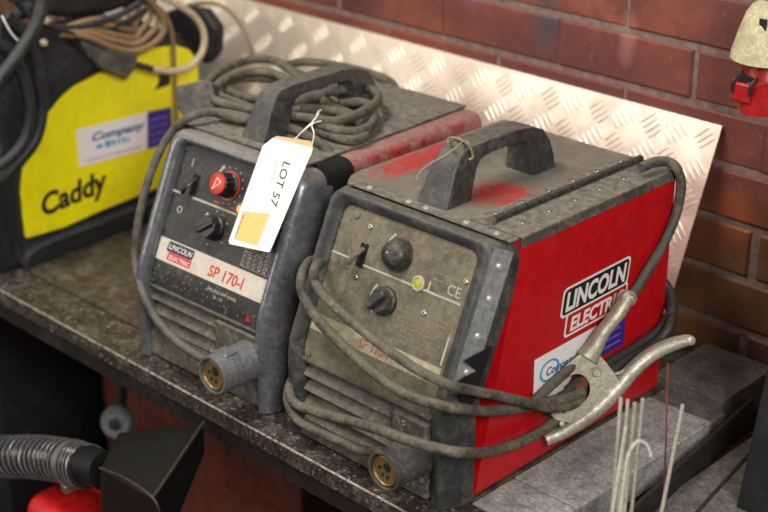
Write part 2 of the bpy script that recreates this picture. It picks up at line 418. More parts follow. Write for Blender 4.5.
# chequer plate leaning on the wall
def chequer():
    top, bot = Vector((.268,.597,.330)), Vector((.268,.466,.001))
    d = (top-bot); Ht = d.length; d.normalize(); x = Vector((1,0,0)); n = x.cross(d)   # faces -y, up
    m4 = Matrix((x, d, n)).transposed().to_4x4(); m4.translation = bot + n*-.0
    bm = NB(); box2(bm, (-1.45, 0, -.002), (0, Ht, 0))
    cell = .0455
    for i in range(36):
        for j in range(9):
            cx, cy = -cell*(i+.45), cell*(j+.3)
            ang = math.radians(45 if (i+j) % 2 else -45)
            for k in range(-2, 3):
                off = k*.0088; ex, ey = math.cos(ang), math.sin(ang); L = .0165 if abs(k) < 2 else .0135
                px, py = cx-ey*off, cy+ex*off
                if py < .014 or py > Ht-.012 or px > -.012: continue
                w = .0023; hh = .0016; ring = []
                for q in range(8):
                    a = 2*PI*q/8; u, v = math.cos(a)*L, math.sin(a)*w
                    ring.append(bm.verts.new((px+ex*u-ey*v, py+ey*u+ex*v, 0.0)))
                t1 = bm.verts.new((px+ex*L*.5, py+ey*L*.5, hh)); t2 = bm.verts.new((px-ex*L*.5, py-ey*L*.5, hh))
                for q in range(8):
                    q2 = (q+1) % 8; c0 = math.cos(2*PI*(q+.5)/8)
                    tt = t1 if c0 > 0 else t2
                    bm.faces.new((ring[q], ring[q2], tt))
                bm.faces.new((ring[2], t2, t1)); bm.faces.new((ring[6], t1, t2))
    o = obj('chequer_plate', bm, 'plate_alu', ang=60)
    o.matrix_world = m4
    tag(o, 'bright aluminium chequer plate with raised tread leaning on the brick wall', 'metal sheet')
chequer()

# ------------------------------------------------------------------ welder
W, D, H = .29, .425, .32
SL = math.atan2(.08, .18)
def prof(v, n):
    """front profile: v distance up the front (0 near the bend), n outward"""
    # integrate a smooth bend around v=-.008
    v0, v1 = -.024, .010
    def C(v):
        # base point at v=0 -> solve by stepping
        pts = 24; y, z = .0105, .135; s = 0.; step = v/pts if v else 0
        for i in range(pts):
            sv = (i+.5)*step; t = min(1, max(0, (sv-v0)/(v1-v0))); t = t*t*(3-2*t); a = SL*t
            y += math.sin(a)*step; z += math.cos(a)*step
        return y, z
    y, z = C(v); t = min(1, max(0, (v-v0)/(v1-v0))); t = t*t*(3-2*t); a = SL*t
    return y - n*math.cos(a), z + n*math.sin(a)
def S(x, v, n=0.):
    y, z = prof(v, n); return Vector((x, y, z))
VB = -.1335      # bottom of the front
def sbox(bm, x0, v0, x1, v1, n0, n1, mi=0, cuts=1):
    """box that follows the front profile"""
    rows = []
    for i in range(cuts+1):
        v = v0+(v1-v0)*i/cuts
        rows.append([bm.verts.new(S(x, v, n)) for x, n in ((x0,n0),(x1,n0),(x1,n1),(x0,n1))])
    fs = [bm.faces.new(rows[0]), bm.faces.new(rows[-1][::-1])]
    for a, b in zip(rows, rows[1:]):
        for k in range(4): fs.append(bm.faces.new((a[k], b[k], b[(k+1)%4], a[(k+1)%4])))
    for f in fs: f.material_index = mi
def spoly(bm, pts, n0, n1, mi=0):
    a = [bm.verts.new(S(x, v, n0)) for x, v in pts]; b = [bm.verts.new(S(x, v, n1)) for x, v in pts]; N = len(pts)
    fs = [bm.faces.new(a[::-1]), bm.faces.new(b)]
    for i in range(N): fs.append(bm.faces.new((a[i], a[(i+1)%N], b[(i+1)%N], b[i])))
    for f in fs: f.material_index = mi
def smat(x, v, n=0., ang=0):
    o = S(x, v, n); up = (S(x, v+.002, n)-o).normalized(); rt = Vector((1,0,0))
    c, s = math.cos(ang), math.sin(ang)
    return frame(o, rt*c+up*s, up*c-rt*s)
def snorm(v): return (S(0, v, .01)-S(0, v, 0)).normalized()

def front_frame(root, mat, XL=.035, XR=.257, VT=.183, VO=.206, R=.03, bulge=1.0, sec=None):
    st = []    # (inner, outer)
    for i in range(14): v = VB + (VT-.03-VB)*i/13; st.append(((XL, v), (0, v)))
    for i in range(1, 9):
        a = math.radians(180-90*i/9); st.append(((XL+.014+.014*math.cos(a), VT-.014+.014*math.sin(a)), (R+R*math.cos(a), VO-R+R*math.sin(a))))
    for i in range(12): x = XL+.02+(XR-XL-.04)*i/11; st.append(((x, VT), (x, VO)))
    for i in range(1, 9):
        a = math.radians(90-90*i/9); st.append(((XR-.014+.014*math.cos(a), VT-.014+.014*math.sin(a)), (W-R+R*math.cos(a), VO-R+R*math.sin(a))))
    for i in range(14): v = (VT-.03) + (VB-(VT-.03))*i/13; st.append(((XR, v), (W, v)))
    sec = sec or [(0,-.004),(0,.007),(.06,.011),(.16,.0135),(.32,.0145),(.48,.013),(.64,.008),(.78,.001),(.90,-.008),(.975,-.018),(1,-.026),(1,-.036),(.9,-.036)]
    bm = NB(); rings = []
    for a, b in st:
        rings.append([bm.verts.new(S(a[0]+(b[0]-a[0])*f, a[1]+(b[1]-a[1])*f, n*bulge if n > 0 else n)) for f, n in sec])
    for A, B in zip(rings, rings[1:]):
        for k in range(len(sec)-1): bm.faces.new((A[k], A[k+1], B[k+1], B[k]))
    for r in (rings[0], rings[-1]): bm.faces.new(r)
    return obj('front_frame', bm, mat, root, ang=50)

def case(root, mat, x1=W, R=.012, grow=0, back=None, name='case'):
    D = back or 0.425; fo = .003 if grow else 0
    pts = rrect(.002-grow, .004, x1+grow, H-.002+grow, R)
    def fy(z): return .046 + max(0, z-.15)*.44
    bm = NB()
    a = [bm.verts.new((x, fy(z)-fo, z)) for x, z in pts]; b = [bm.verts.new((x, D, z)) for x, z in pts]; n = len(pts)
    bm.faces.new(a[::-1]); bm.faces.new(b)
    for i in range(n): bm.faces.new((a[i], a[(i+1)%n], b[(i+1)%n], b[i]))
    o = obj(name, bm, mat, root, ang=50)
    if isinstance(mat, list):
        for p in o.data.polygons:
            if p.normal.x < -.9: p.material_index = 1
    return o

def handle(root, mat, x0, y0=.125, y1=.322, z=H, wf=.040, tall=.066):
    """bridge handle: splayed front foot, flat grip, upright rear foot; profile in y-z, tapered in x"""
    zt = z+tall
    outer = [(y0-.006, z-.004), (y0+.006, z+.02), (y0+.018, z+.045), (y0+.028, zt-.008), (y0+.038, zt), (y0+.06, zt+.003), (y1-.07, zt+.003), (y1-.04, zt-.001), (y1-.018, zt-.010), (y1-.006, zt-.026), (y1, z+.02), (y1+.002, z-.004)]
    inner = [(y0+.044, z-.004), (y0+.052, z+.02), (y0+.06, z+.040), (y0+.068, zt-.018), (y0+.078, zt-.0155), (y0+.09, zt-.0145), (y1-.085, zt-.0145), (y1-.06, zt-.0155), (y1-.05, zt-.022), (y1-.046, z+.03), (y1-.044, z+.015), (y1-.044, z-.004)]
    bm = NB(); rows = []
    def hw(yy, zz):
        return wf/2*(1.12 - .34*min(1, (zz-z)/tall))
    for o_, i_ in zip(outer, inner):
        rows.append([bm.verts.new((x0-hw(*o_), *o_)), bm.verts.new((x0+hw(*o_), *o_)), bm.verts.new((x0+hw(*i_)*.96, *i_)), bm.verts.new((x0-hw(*i_)*.96, *i_))])
    bm.faces.new(rows[0]); bm.faces.new(rows[-1][::-1])
    for a, b in zip(rows, rows[1:]):
        for k in range(4): bm.faces.new((a[k], b[k], b[(k+1)%4], a[(k+1)%4]))
    return obj('handle', bm, mat, root, bev=.003, seg=3, ang=50)

def louvres(root, mat, x0, x1, zs, depth=.014):
    bm = NB()
    y = .0085
    for za, zb in zs:      # slat: proud at the bottom edge, sunk at the top
        a = [(x0, y+depth, zb), (x0, y-.005, za), (x0, y-.001, za-.003), (x0, y+depth+.004, zb-.004)]
        prism(bm, a, (x1-x0, 0, 0))
    return obj('louvre', bm, mat, root, bev=.0006, seg=1)

def screw(bm, x, v, r=.0035, n=0., mi=0, hole=1):
    lathe(bm, [(r, 0), (r, .0012), (r*.7, .0022), (r*.35, .0022), (r*.3, .0012), (0, .0012)], S(x, v, n), snorm(v), 12, mi, ring_mi=[mi, mi, mi, hole, hole])

def knob(root, name, x, v, r, h, mats, pointer=False, ribs=8, disc=None, lab=None):
    ax = snorm(v); c = S(x, v, 0)
    bm = NB()
    if disc: lathe(bm, [(disc[0], 0), (disc[0], .0008), (0, .0008)], c, ax, 32, 1)
    # ribbed body
    up = (S(x, v+.002)-S(x, v)).normalized(); rt = Vector((1,0,0)); sides = ribs*4
    rings = []
    for rr, hh in ((r*1.08, .0008), (r*1.08, .003), (r, .0045), (r*.97, h-.002), (r*.88, h)):
        rings.append([bm.verts.new(c+ax*hh+(rt*math.cos(2*PI*k/sides)+up*math.sin(2*PI*k/sides))*rr*(1-.07*(1 if (k % 4) < 2 and hh > .004 else 0))) for k in range(sides)])
    for A, B in zip(rings, rings[1:]):
        for k in range(sides): bm.faces.new((A[k], A[(k+1)%sides], B[(k+1)%sides], B[k]))
    bm.faces.new(rings[-1])
    o = obj(name, bm, mats, root, ang=30)
    if lab: o['label'] = lab
    return o, c+ax*h, ax, up

def build_logo(bm, m4, w, mi_w, mi_k, mi_r, z0=.0, bo=.030, ee=.022, tf=1.):
    """two stacked slanted plates, LINCOLN over ELECTRIC; origin at lower left, width w"""
    h1 = w*.285; h2 = w*.215; sk = .16
    def plate(x0, y0, x1, y1, z, th, mi):
        pts = [(x+y*sk, y) for x, y in rrect(x0, y0, x1, y1, (y1-y0)*.18, 3)]
        fs = prism(bm, [m4 @ Vector((x, y, z)) for x, y in pts], m4.to_3x3() @ Vector((0,0,th)), mi)
    e = w*ee
    plate(w*.10, -h2, w*1.02, 0.004*w+e, z0, .00025, mi_w); plate(w*.10+e, -h2+e, w*1.02-e, e*.4, z0+.0002, .0002, mi_r)
    plate(0, 0, w, h1, z0+.0003, .0003, mi_w); plate(e, e, w-e, h1-e, z0+.0006, .0002, mi_k)
    text(bm, 'LINCOLN', h1*.86*tf, m4 @ Matrix.Translation((w*.065, h1*(.20+.5*(1-tf)*.7), z0+.0010)), mi_w, shear=.22, bold=h1*bo, ext=.0001, sx=w*.88/(h1*.86*tf*4.28))
    text(bm, 'ELECTRIC', h2*.86*tf, m4 @ Matrix.Translation((w*.145, -h2*.78, z0+.0006)), mi_w, shear=.22, bold=h2*bo, ext=.0001, sx=w*.80/(h2*.86*tf*4.35))

def torch_socket(root, x, z, mats, R=.026, L=.068, lab=None):
    """big round coupling with brass insert and four holes; axis -y"""
    c = Vector((x, .0, z)); ax = Vector((0, -1, .02))
    bm = NB()
    lathe(bm, [(R*1.02, -.004), (R*1.02, .006), (R*1.0, .008), (R, L-.004), (R*.96, L), (R*.86, L), (R*.84, L-.010), (0, L-.010)], c, ax, 36, 0, ring_mi=[0,0,0,0,0,0,1])
    o = obj('torch_socket', bm, mats[:2], root, ang=40)
    if lab: o['label'] = lab
    bm = NB(); axn = ax.normalized()
    lathe(bm, [(R*.76, L-.012), (R*.76, L-.003), (R*.70, L-.0015), (R*.66, L-.0035), (0, L-.0035)], c, ax, 32, 0)
    b = obj('brass_insert', bm, mats[2], o, ang=40)
    bm = NB(); rt = axn.orthogonal().normalized(); up = Vector((0,0,1)); rt = up.cross(axn)
    fc = c+axn*(L-.0038)
    for dx, dz, rr in ((.18,.30,.30), (-.42,.10,.13), (-.18,-.30,.13), (.22,-.38,.13)):
        lathe(bm, [(R*.76*rr, 0), (R*.76*rr, .0008), (0, .0008)], fc + rt*dx*R*.76 + up*dz*R*.76, axn, 14, 0)
    obj('pin_hole', bm, 'void_black', o)
    return o

# ================================================================== welder A : grey, SP 170-I
WA = thing('welding_machine', 'dusty grey and black welding machine with red knob and hanging lot tag', 'welder', (-.300, 0, 0), (0, 0, math.radians(1.5)))
case(WA, 'old_red', x1=W-.004, R=.016)
case(WA, 'void_black', x1=W-.004, R=.016, grow=.0008, back=.160, name='gap_shade')  # black sleeve added to paint the dark gap between the welders
bm = NB(); prism(bm, [(.0,.100,H-.001), (W-.030,.100,H-.001), (W-.036,D+.004,H-.001), (.0,D+.004,H-.001)], (0,0,.0035))
box2(bm, (-.001, .10, H-.03), (.0015, D, H+.0025))
obj('top_cover', bm, 'lid_grey', WA, bev=.001)
front_frame(WA, 'frame_shiny', XL=.036, XR=.262)
bm = NB(); sbox(bm, .030, -.024, .264, .190, -.012, 0, cuts=10); obj('control_panel', bm, 'panel_black', WA)
bm = NB(); box2(bm, (.030, .0195, .004), (.266, .03, .113)); box2(bm, (.170, .0085, .004), (.266, .03, .113)); obj('lower_front', bm, 'lower_plastic', WA)
bm = NB(); prism(bm, [(.034, .0085, .004), (.034, .001, .004), (.034, .001, .040), (.034, .0085, .052)], (.228,0,0)); obj('lower_sill', bm, 'lower_plastic', WA, bev=.001)
bm = NB(); sbox(bm, .034, -.027, .264, -.022, -.004, .004); obj('ledge', bm, 'frame_dusty', WA, bev=.001)
louvres(WA, 'lower_plastic', .036, .176, [(.092,.112), (.071,.091), (.050,.070)])
bm = NB(); box2(bm, (.178, .0, .008), (.262, .012, .106)); obj('socket_mount', bm, 'lower_plastic', WA, bev=.002)
torch_socket(WA, .246, .071, ['connector_metal', 'case_black', 'brass'], .027, .066, 'grey metal round coupling with brass insert')
bm = NB(); box2(bm, (.234, -.050, .094), (.258, -.030, .099)); obj('socket_key', bm, 'connector_metal', WA, bev=.001)
# white strip with logo and SP 170-I, text marks
dx = .013
bm = NB()
sbox(bm, .038, .016, .259, .048, 0, .0006, 0)
text(bm, 'SP 170-I', .0225, smat(.145, .0225, .0008), 1, shear=.12, sx=.93, bold=.0003, ext=.0002)
build_logo(bm, smat(.056, .0315, .0008), .054, 3, 2, 4, bo=.0, ee=.006, tf=.82)
o = obj('name_strip', bm, ['strip_cream', 'ink_red', 'logo_black', 'logo_white', 'logo_red'], WA, smooth=False)
o['label'] = 'cream strip printed SP 170-I in red'
bm = NB()
sbox(bm, .034, .1125, .052, .1155, 0, .0005); sbox(bm, .078, .1125, .172, .1155, 0, .0005)
text(bm, 'I', .017, smat(.058, .154, .0004), 0); 
for k in range(24):
    a0, a1 = 2*PI*k/24, 2*PI*(k+1)/24
    spoly(bm, [(.059+q*math.cos(a)*1.0, .092+q*math.sin(a)) for q, a in ((.0050,a0),(.0050,a1),(.0036,a1),(.0036,a0))], 0, .0005)
def arcwedge(bm, cx, cv, r, a0, a1, w0, w1, mi=0, n=8):
    for k in range(n):
        A, B = math.radians(a0+(a1-a0)*k/n), math.radians(a0+(a1-a0)*(k+1)/n)
        wa, wb = w0+(w1-w0)*k/n, w0+(w1-w0)*(k+1)/n
        spoly(bm, [(cx+(r+wa)*math.cos(A), cv+(r+wa)*math.sin(A)), (cx+(r+wb)*math.cos(B), cv+(r+wb)*math.sin(B)), (cx+r*math.cos(B), cv+r*math.sin(B)), (cx+r*math.cos(A), cv+r*math.sin(A))], 0, .0005, mi)
arcwedge(bm, .141, .147, .027, 195, 130, .0008, .005)
arcwedge(bm, .135, .085, .024, 230, 140, .0008, .004)
for k in range(9):
    a = math.radians(110-26*k); x, v = .141+.025*math.cos(a), .147+.025*math.sin(a)
    spoly(bm, [(x+.0012*math.cos(q), v+.0012*math.sin(q)) for q in (0,1.25,2.5,3.75,5)], 0, .0005, 0)
for k in range(7):
    a = math.radians(100-34*k); x, v = .135+.024*math.cos(a), .085+.024*math.sin(a)
    spoly(bm, [(x+.0013*math.cos(q), v+.0013*math.sin(q)) for q in (0,1.25,2.5,3.75,5)], 0, .0005, k % 2)
text(bm, '%', .014, smat(.175, .153, .0004), 0)
text(bm, 'WELDING AMP RANGE', .0062, smat(.152, .004, .0004), 0, sx=.9); text(bm, '20 - 170', .0062, smat(.166, -.004, .0004), 0, sx=.9)
# table of ratings
for i in range(6): sbox(bm, .200+i*.0105, .052, .2006+i*.0105, .082, 0, .0004)
for j in range(6): sbox(bm, .200, .052+j*.006, .253, .0526+j*.006, 0, .0004)
for i in range(5):
    for j in range(5): scrib(bm, smat(.2020+i*.0105, .0538+j*.006, .0004), random.uniform(.004,.007), .0030, 0)
text(bm, '\u25b2', .012, smat(.232, -.014, .0004), 1)
for px, v in ((.160,.119),(.125,.119)): sbox(bm, px-.006, v, px+.006, v+.002, 0, .0005, 1)
sbox(bm, .128, .100, .138, .1022, 0, .0005, 1)
for k in range(70):
    x, v, q = random.uniform(.04,.25), random.uniform(-.018,.014), random.uniform(.0006,.0022)
    spoly(bm, [(x+q*random.uniform(.5,1)*math.cos(a), v+q*random.uniform(.5,1)*math.sin(a)) for a in (0,1.2,2.5,3.7,5)], 0, .0003, 2 if k % 9 else 1)
for k in range(50):
    x, v, q = random.uniform(.04,.20), random.uniform(.05,.18), random.uniform(.0004,.0012)
    spoly(bm, [(x+q*random.uniform(.5,1)*math.cos(a), v+q*random.uniform(.5,1)*math.sin(a)) for a in (0,1.2,2.5,3.7,5)], 0, .0003, 2)
o = obj('panel_print', bm, ['mark_pale', 'ink_red', 'mark_dull'], WA, smooth=False)
bm = NB()
for x, v in ((.040,-.017), (.258,-.017), (.042,.176)):
    bm = NB(); screw(bm, x, v, .004); obj('screw', bm, ['connector_dark', 'void_black'], WA)
# knobs
o, c, ax, up = knob(WA, 'dial_knob', .140, .147, .0165, .022, ['knob_black', 'knob_red'], disc=(.0200,), ribs=12, lab='black ribbed knob with red pointer face')
bm = NB(); lathe(bm, [(.0148, 0), (.0148, .0012), (.0125, .0022), (0, .0022)], c, ax, 32)
f = obj('pointer_face', bm, 'knob_red', o, ang=40); f['label'] = 'red face'
bm = NB(); rt = Vector((1,0,0)); q = c+ax*.0024; d1 = (rt*-.5+up*-.85).normalized(); d2 = ax.cross(d1)
for a, b in ((d1*.011, d2*.005-d1*.006), (d2*.005-d1*.006, d2*-.005-d1*.006), (d2*-.005-d1*.006, d1*.011)):
    tube(bm, [q+a, q+b], .0006, 6)
obj('pointer_mark', bm, 'logo_white', o)
o, c, ax, up = knob(WA, 'dial_knob', .135, .086, .0165, .018, ['knob_black', 'knob_black'], ribs=8, disc=(.019,))
bm = NB(); box(bm, c+ax*-.001, (.008, .030, .010), 0, Matrix((Vector((1,0,0))*.6-up*.8, (Vector((1,0,0))*.8+up*.6), ax)).transposed()); obj('grip_bar', bm, 'knob_black', o, bev=.002)
# toggle switch
def toggle(root, x, v, mat, tip=(-.008,-.016)):
    bm = NB(); sbox(bm, x-.006, v-.017, x+.006, v+.013, -.002, .0012); o = obj('switch', bm, 'void_black', root)
    bm = NB(); a, b = S(x+.0, v+.004, 0), S(x+tip[0]*.4, v-.008, .010)
    spts = [S(x, v+.006, .001), S(x-.001, v, .008), S(x+tip[0]*.5, v-.008, .013), S(x+tip[0], v+tip[1], .012)]
    tube(bm, catmull(spts, 4), .004, 8, flat=.7); obj('switch_lever', bm, mat, o)
toggle(WA, .075, .133, 'knob_black')
bm = NB(); lathe(bm, [(.0085,0),(.0085,.003),(.0065,.0035),(.006,.0025),(0,.0025)], S(.173,.123), snorm(.123), 24, ring_mi=[0,0,0,1,1]); obj('indicator_lamp', bm, ['brass','amber_print'], WA)
handle(WA, 'frame_dusty', .138, y0=.118, y1=.345)

# ================================================================== welder B : red
WB = thing('welding_machine', 'red-sided welding machine with dusty control panel and cables wrapped round its front', 'welder', (.020, 0, 0))
case(WB, ['red_paint', 'case_black'], R=.006)  # left face coloured black, the gap's shade painted in
bm = NB(); prism(bm, [(.032,.100,H-.001), (W-.004,.100,H-.001), (W-.004,D+.003,H-.001), (.0,D+.003,H-.001), (0,.142,H-.001), (.004,.122,H-.001), (.014,.106,H-.001)], (0,0,.003))
obj('top_cover', bm, 'lid_worn', WB, bev=.001)
front_frame(WB, 'frame_dusty', XL=.034, XR=.254, R=.022, sec=[(0,-.004),(.02,.001),(.12,.005),(.34,.0085),(.52,.0105),(.60,.0100),(.64,.0085),(.98,-.0150),(1,-.018),(1,-.036),(.9,-.036)])
bm = NB(); sbox(bm, .026, -.024, .258, .190, -.012, 0, cuts=10); obj('control_panel', bm, 'panel_dusty', WB)
bm = NB(); box2(bm, (.028, .0195, .004), (.258, .03, .113)); box2(bm, (.188, .0085, .004), (.258, .03, .113)); obj('lower_front', bm, 'lower_plastic', WB)
bm = NB(); prism(bm, [(.030, .0085, .004), (.030, .001, .004), (.030, .001, .020), (.030, .0085, .030)], (.222,0,0)); obj('lower_sill', bm, 'lower_plastic', WB, bev=.001)
bm = NB(); sbox(bm, .030, -.026, .252, -.021, -.004, .0035); obj('ledge', bm, 'frame_dusty', WB, bev=.001)
louvres(WB, 'lower_plastic', .034, .190, [(.091,.111), (.070,.090), (.049,.069), (.028,.048)])
bm = NB(); box2(bm, (.194, .0005, .008), (.250, .012, .104)); obj('socket_mount', bm, 'lower_plastic', WB, bev=.002)
torch_socket(WB, .237, .062, ['connector_dark', 'rubber_black', 'brass'], .0255, .058, 'dusty dark round coupling with brass insert')
bm = NB()
for x, z in ((.216,.096), (.246,.030), (.222,.016)):
    bm = NB(); lathe(bm, [(.004,0),(.004,.0012),(.0025,.002),(.0012,.001),(0,.001)], (x,.0,z), (0,-1,0), 12, ring_mi=[0,0,0,1,1])
    obj('mount_screw', bm, ['steel_screw', 'void_black'], WB)
# metal strip with rivets round the frame
bm = NB()
def strip(a, b, w, th, mi=0, nrm=None):
    pass
prism(bm, [(.022,.096,H+.0015), (.280,.096,H+.0015), (.280,.113,H+.0015), (.022,.113,H+.0015)], (0,0,.0016))
o = obj('top_strip', bm, 'lid_grey', WB, bev=.0006, seg=1)
bm = NB()
for x in (.055,.122,.150,.215,.262):
    bm = NB(); lathe(bm, [(.0046,0),(.0042,.0014),(.002,.0024),(0,.0026)], (x,.1045,H+.0031), (0,0,1), 12); obj('rivet', bm, 'rivet_bright', o)
bm = NB()
rows = []
for i in range(12):
    v = .020+(.196-.020)*i/11
    rows.append([bm.verts.new(S(x, v, n)) for x, n in ((.2775,.0085),(.2888,-.0130),(.2905,-.0122),(.2790,.0098))])
bm.faces.new(rows[0]); bm.faces.new(rows[-1][::-1])
for a, b in zip(rows, rows[1:]):
    for k in range(4): bm.faces.new((a[k], b[k], b[(k+1)%4], a[(k+1)%4]))
o = obj('side_strip', bm, 'strip_metal', WB)
bm = NB()
for v in (.048,.092,.137,.176):
    bm = NB(); lathe(bm, [(.0042,0),(.0038,.0014),(.002,.002),(0,.0022)], S(.2848,v,-.0014), (snorm(v)*.50+Vector((.87,0,0))).normalized(), 12); obj('rivet', bm, 'rivet_bright', o)
# hinge along the top right edge
bm = NB()
prism(bm, [(.212,.114,H+.002), (.236,.114,H+.002), (.236,D,H+.002), (.212,D,H+.002)], (0,0,.0016))
prism(bm, [(.240,.114,H+.002), (W+.001,.114,H+.002), (W+.001,D,H+.002), (.240,D,H+.002)], (0,0,.0016))
prism(bm, [(W,.114,H-.010), (W+.0015,.114,H-.010), (W+.0015,D,H-.010), (W,D,H-.010)], (0,0,.0125))
o = obj('hinge', bm, 'lid_grey', WB, bev=.0005, seg=1)
bm = NB(); n = 14; y = .125
for i in range(n):
    y0 = .122+(D-.125)*i/n; lathe(bm, [(.0045,0),(.0048,.001),(.0048,(D-.125)/n-.0022),(.0045,(D-.125)/n-.0012)], (.238,y0,H+.0065), (0,1,0), 12)
obj('hinge_knuckle', bm, 'knob_dusty', o, ang=60)
bm = NB()
for i in range(6):
    for x in (.221,.262):
        bm = NB(); lathe(bm, [(.0034,0),(.003,.001),(0,.0016)], (x,.150+i*.050,H+.0036), (0,0,1), 10); obj('rivet', bm, 'steel_screw', o)
handle(WB, 'frame_dusty', .148, y0=.118, y1=.325, wf=.044)
bm = NB(); tube(bm, [Vector((.238,.118,H+.0065)), Vector((.238,.124,H+.0065))], .0056, 12); obj('hinge_pin', bm, 'steel_screw', o)
# right side label
side = lambda px, py: PP(px, py, (.31, 0, 0), (1,0,0)) - Vector((.020,0,0))
def side_mat(p0, p1, up_px):
    a, b = side(*p0), side(*p1); return frame(a+Vector((.0006,0,0)), b-a, side(*up_px)-a), (b-a).length
bm = NB()
m4, w = side_mat((561,318), (628,290), (560,291))
m4 = frame(side(559,320)+Vector((.0006,0,0)), (0,1,.02), (0,0,1))
build_logo(bm, m4, .138, 0, 1, 2)
o = obj('maker_badge', bm, ['logo_white','logo_black','red_paint'], WB, smooth=False)
bm = NB(); m4 = frame(Vector((W+.0004, side(533,396).y, side(533,396).z)), (0,1,.02), (0,0,1))
def flat(x0, y0, x1, y1, z, mi, m4): prism(bm, [m4 @ Vector(q) for q in ((x0,y0,z),(x1,y0,z),(x1,y1,z),(x0,y1,z))], m4.to_3x3() @ Vector((0,0,.0003)), mi)
flat(0,0,.125,.050,0,0,m4); flat(.125,0,.185,.050,0,1,m4)
for k in range(40):
    a, b = 2*PI*k/40, 2*PI*(k+1)/40
    prism(bm, [m4 @ Vector((.030+r*1.3*math.cos(q), .024+r*math.sin(q), .0003)) for r, q in ((.015,a),(.015,b),(.012,b),(.012,a))], m4.to_3x3() @ Vector((0,0,.0002)), 2)
text(bm, 'Company', .015, m4 @ Matrix.Translation((.022,.018,.0006)), 3, shear=.2, bold=.0003)
for j in range(4): scrib(bm, m4 @ Matrix.Translation((.132,.008+j*.010,.0006)), .044, .0036, 4)
obj('shop_sticker', bm, ['sticker_white','ink_purple','ink_cyan','ink_blue','ink_lilac'], WB, smooth=False)
# dark torn gap at the frame / side joint
bm = NB()
pts = [side(*q) for q in ((492,345),(487,362),(480,380),(475,398),(472,404),(463,404),(456,392),(452,386),(463,377),(476,371),(464,360),(481,351))]
prism(bm, [(W+.0004, p.y, p.z) for p in pts], (.0006,0,0)); obj('side_gap_flap', bm, 'void_black', WB, smooth=False)
# panel print
bm = NB()
sbox(bm, .030, .119, .066, .1215, 0, .0005, 0); sbox(bm, .085, .117, .249, .1195, 0, .0005, 0)
sbox(bm, .030, .0185, .250, .040, 0, .0004, 1)
text(bm, 'ELECTRIC', .010, smat(.040, .024, .0006), 2, shear=.2, bold=.0002); text(bm, 'SP 170-I', .018, smat(.118, .022, .0006), 2, shear=.1, sx=.85)
arcwedge(bm, .142, .146, .026, 190, 125, .0008, .003)
arcwedge(bm, .139, .087, .023, 235, 140, .0008, .003)
sbox(bm, .196, .117, .1985, .131, 0, .0005, 0)
text(bm, 'CE', .018, smat(.224, .124, .0004), 0)
for i in range(13): sbox(bm, .170+i*.006, .048, .1705+i*.006, .095, 0, .0003, 3)
for j in range(9):
    sbox(bm, .170, .048+j*.0058, .243, .0485+j*.0058, 0, .0003, 3)
    if j < 8: scrib(bm, smat(.172, .0495+j*.0058, .0003), .068, .0030, 3)
for j in range(2): scrib(bm, smat(.200, .142-j*.008, .0003), .040, .003, 3)
sbox(bm, .246, .043, .2485, .078, 0, .0005, 0)
for k in range(40):
    x, v, q = random.uniform(.04,.24), random.uniform(-.015,.18), random.uniform(.0004,.0014)
    spoly(bm, [(x+q*random.uniform(.5,1)*math.cos(a), v+q*random.uniform(.5,1)*math.sin(a)) for a in (0,1.2,2.5,3.7,5)], 0, .0003, 3)
for k in range(10):
    a = math.radians(105-28*k); x, v = .144+.024*math.cos(a), .146+.024*math.sin(a)
    spoly(bm, [(x+.0013*math.cos(q), v+.0013*math.sin(q)) for q in (0,1.25,2.5,3.75,5)], 0, .0005, 2 if k < 5 else 3)
obj('panel_print', bm, ['mark_pale','strip_dirty','faded_red','mark_dull'], WB, smooth=False)
bm = NB()
for x, v in ((.083,.166), (.083,.101), (.202,.093), (.247,.146)):
    bm = NB(); screw(bm, x, v, .0036); obj('screw', bm, ['steel_screw','void_black'], WB)
bm = NB()
for x, v, r in ((.056,.174,.0055), (.040,-.012,.005), (.246,-.012,.005)):
    bm = NB(); lathe(bm, [(r,0),(r,.0015),(r*.8,.0022),(0,.0022)], S(x,v), snorm(v), 16); obj('plug_button', bm, 'panel_dusty', WB)
bm = NB(); c = S(.139,.146); ax = snorm(.146)
lathe(bm, [(.022,0),(.022,.0008),(.0195,.001),(.0195,.006),(.0185,.010),(.016,.0145),(.011,.018),(.005,.0195),(0,.0198)], c, ax, 36)
o = obj('dial_knob', bm, 'knob_dusty', WB, ang=40); o['label'] = 'domed knob'
bm = NB(); tube(bm, [c+ax*.0165+Vector((-.012,0,0))+(S(0,.15)-S(0,.146))*.5, c+ax*.0198+Vector((-.002,0,0))], .0007, 6); obj('pointer_mark', bm, 'logo_white', o)
o, c, ax, up = knob(WB, 'dial_knob', .139, .087, .0160, .014, ['knob_dusty','knob_dusty'], ribs=7, disc=(.019,), lab='winged knob')
bm = NB(); box(bm, c+ax*.001, (.009, .030, .012), 0, Matrix((Vector((1,0,0))*.75-up*.66, (Vector((1,0,0))*.66+up*.75), ax)).transposed()); obj('grip_bar', bm, 'knob_dusty', o, bev=.002)
toggle(WB, .083, .131, 'cable_grey')
bm = NB(); lathe(bm, [(.0095,0),(.0095,.0025),(.0072,.0035),(.0068,.002),(.0045,.0032),(0,.0038)], S(.181,.123), snorm(.123), 24, ring_mi=[0,0,0,1,1,1]); obj('indicator_lamp', bm, ['mark_pale','lamp_yellow'], WB)

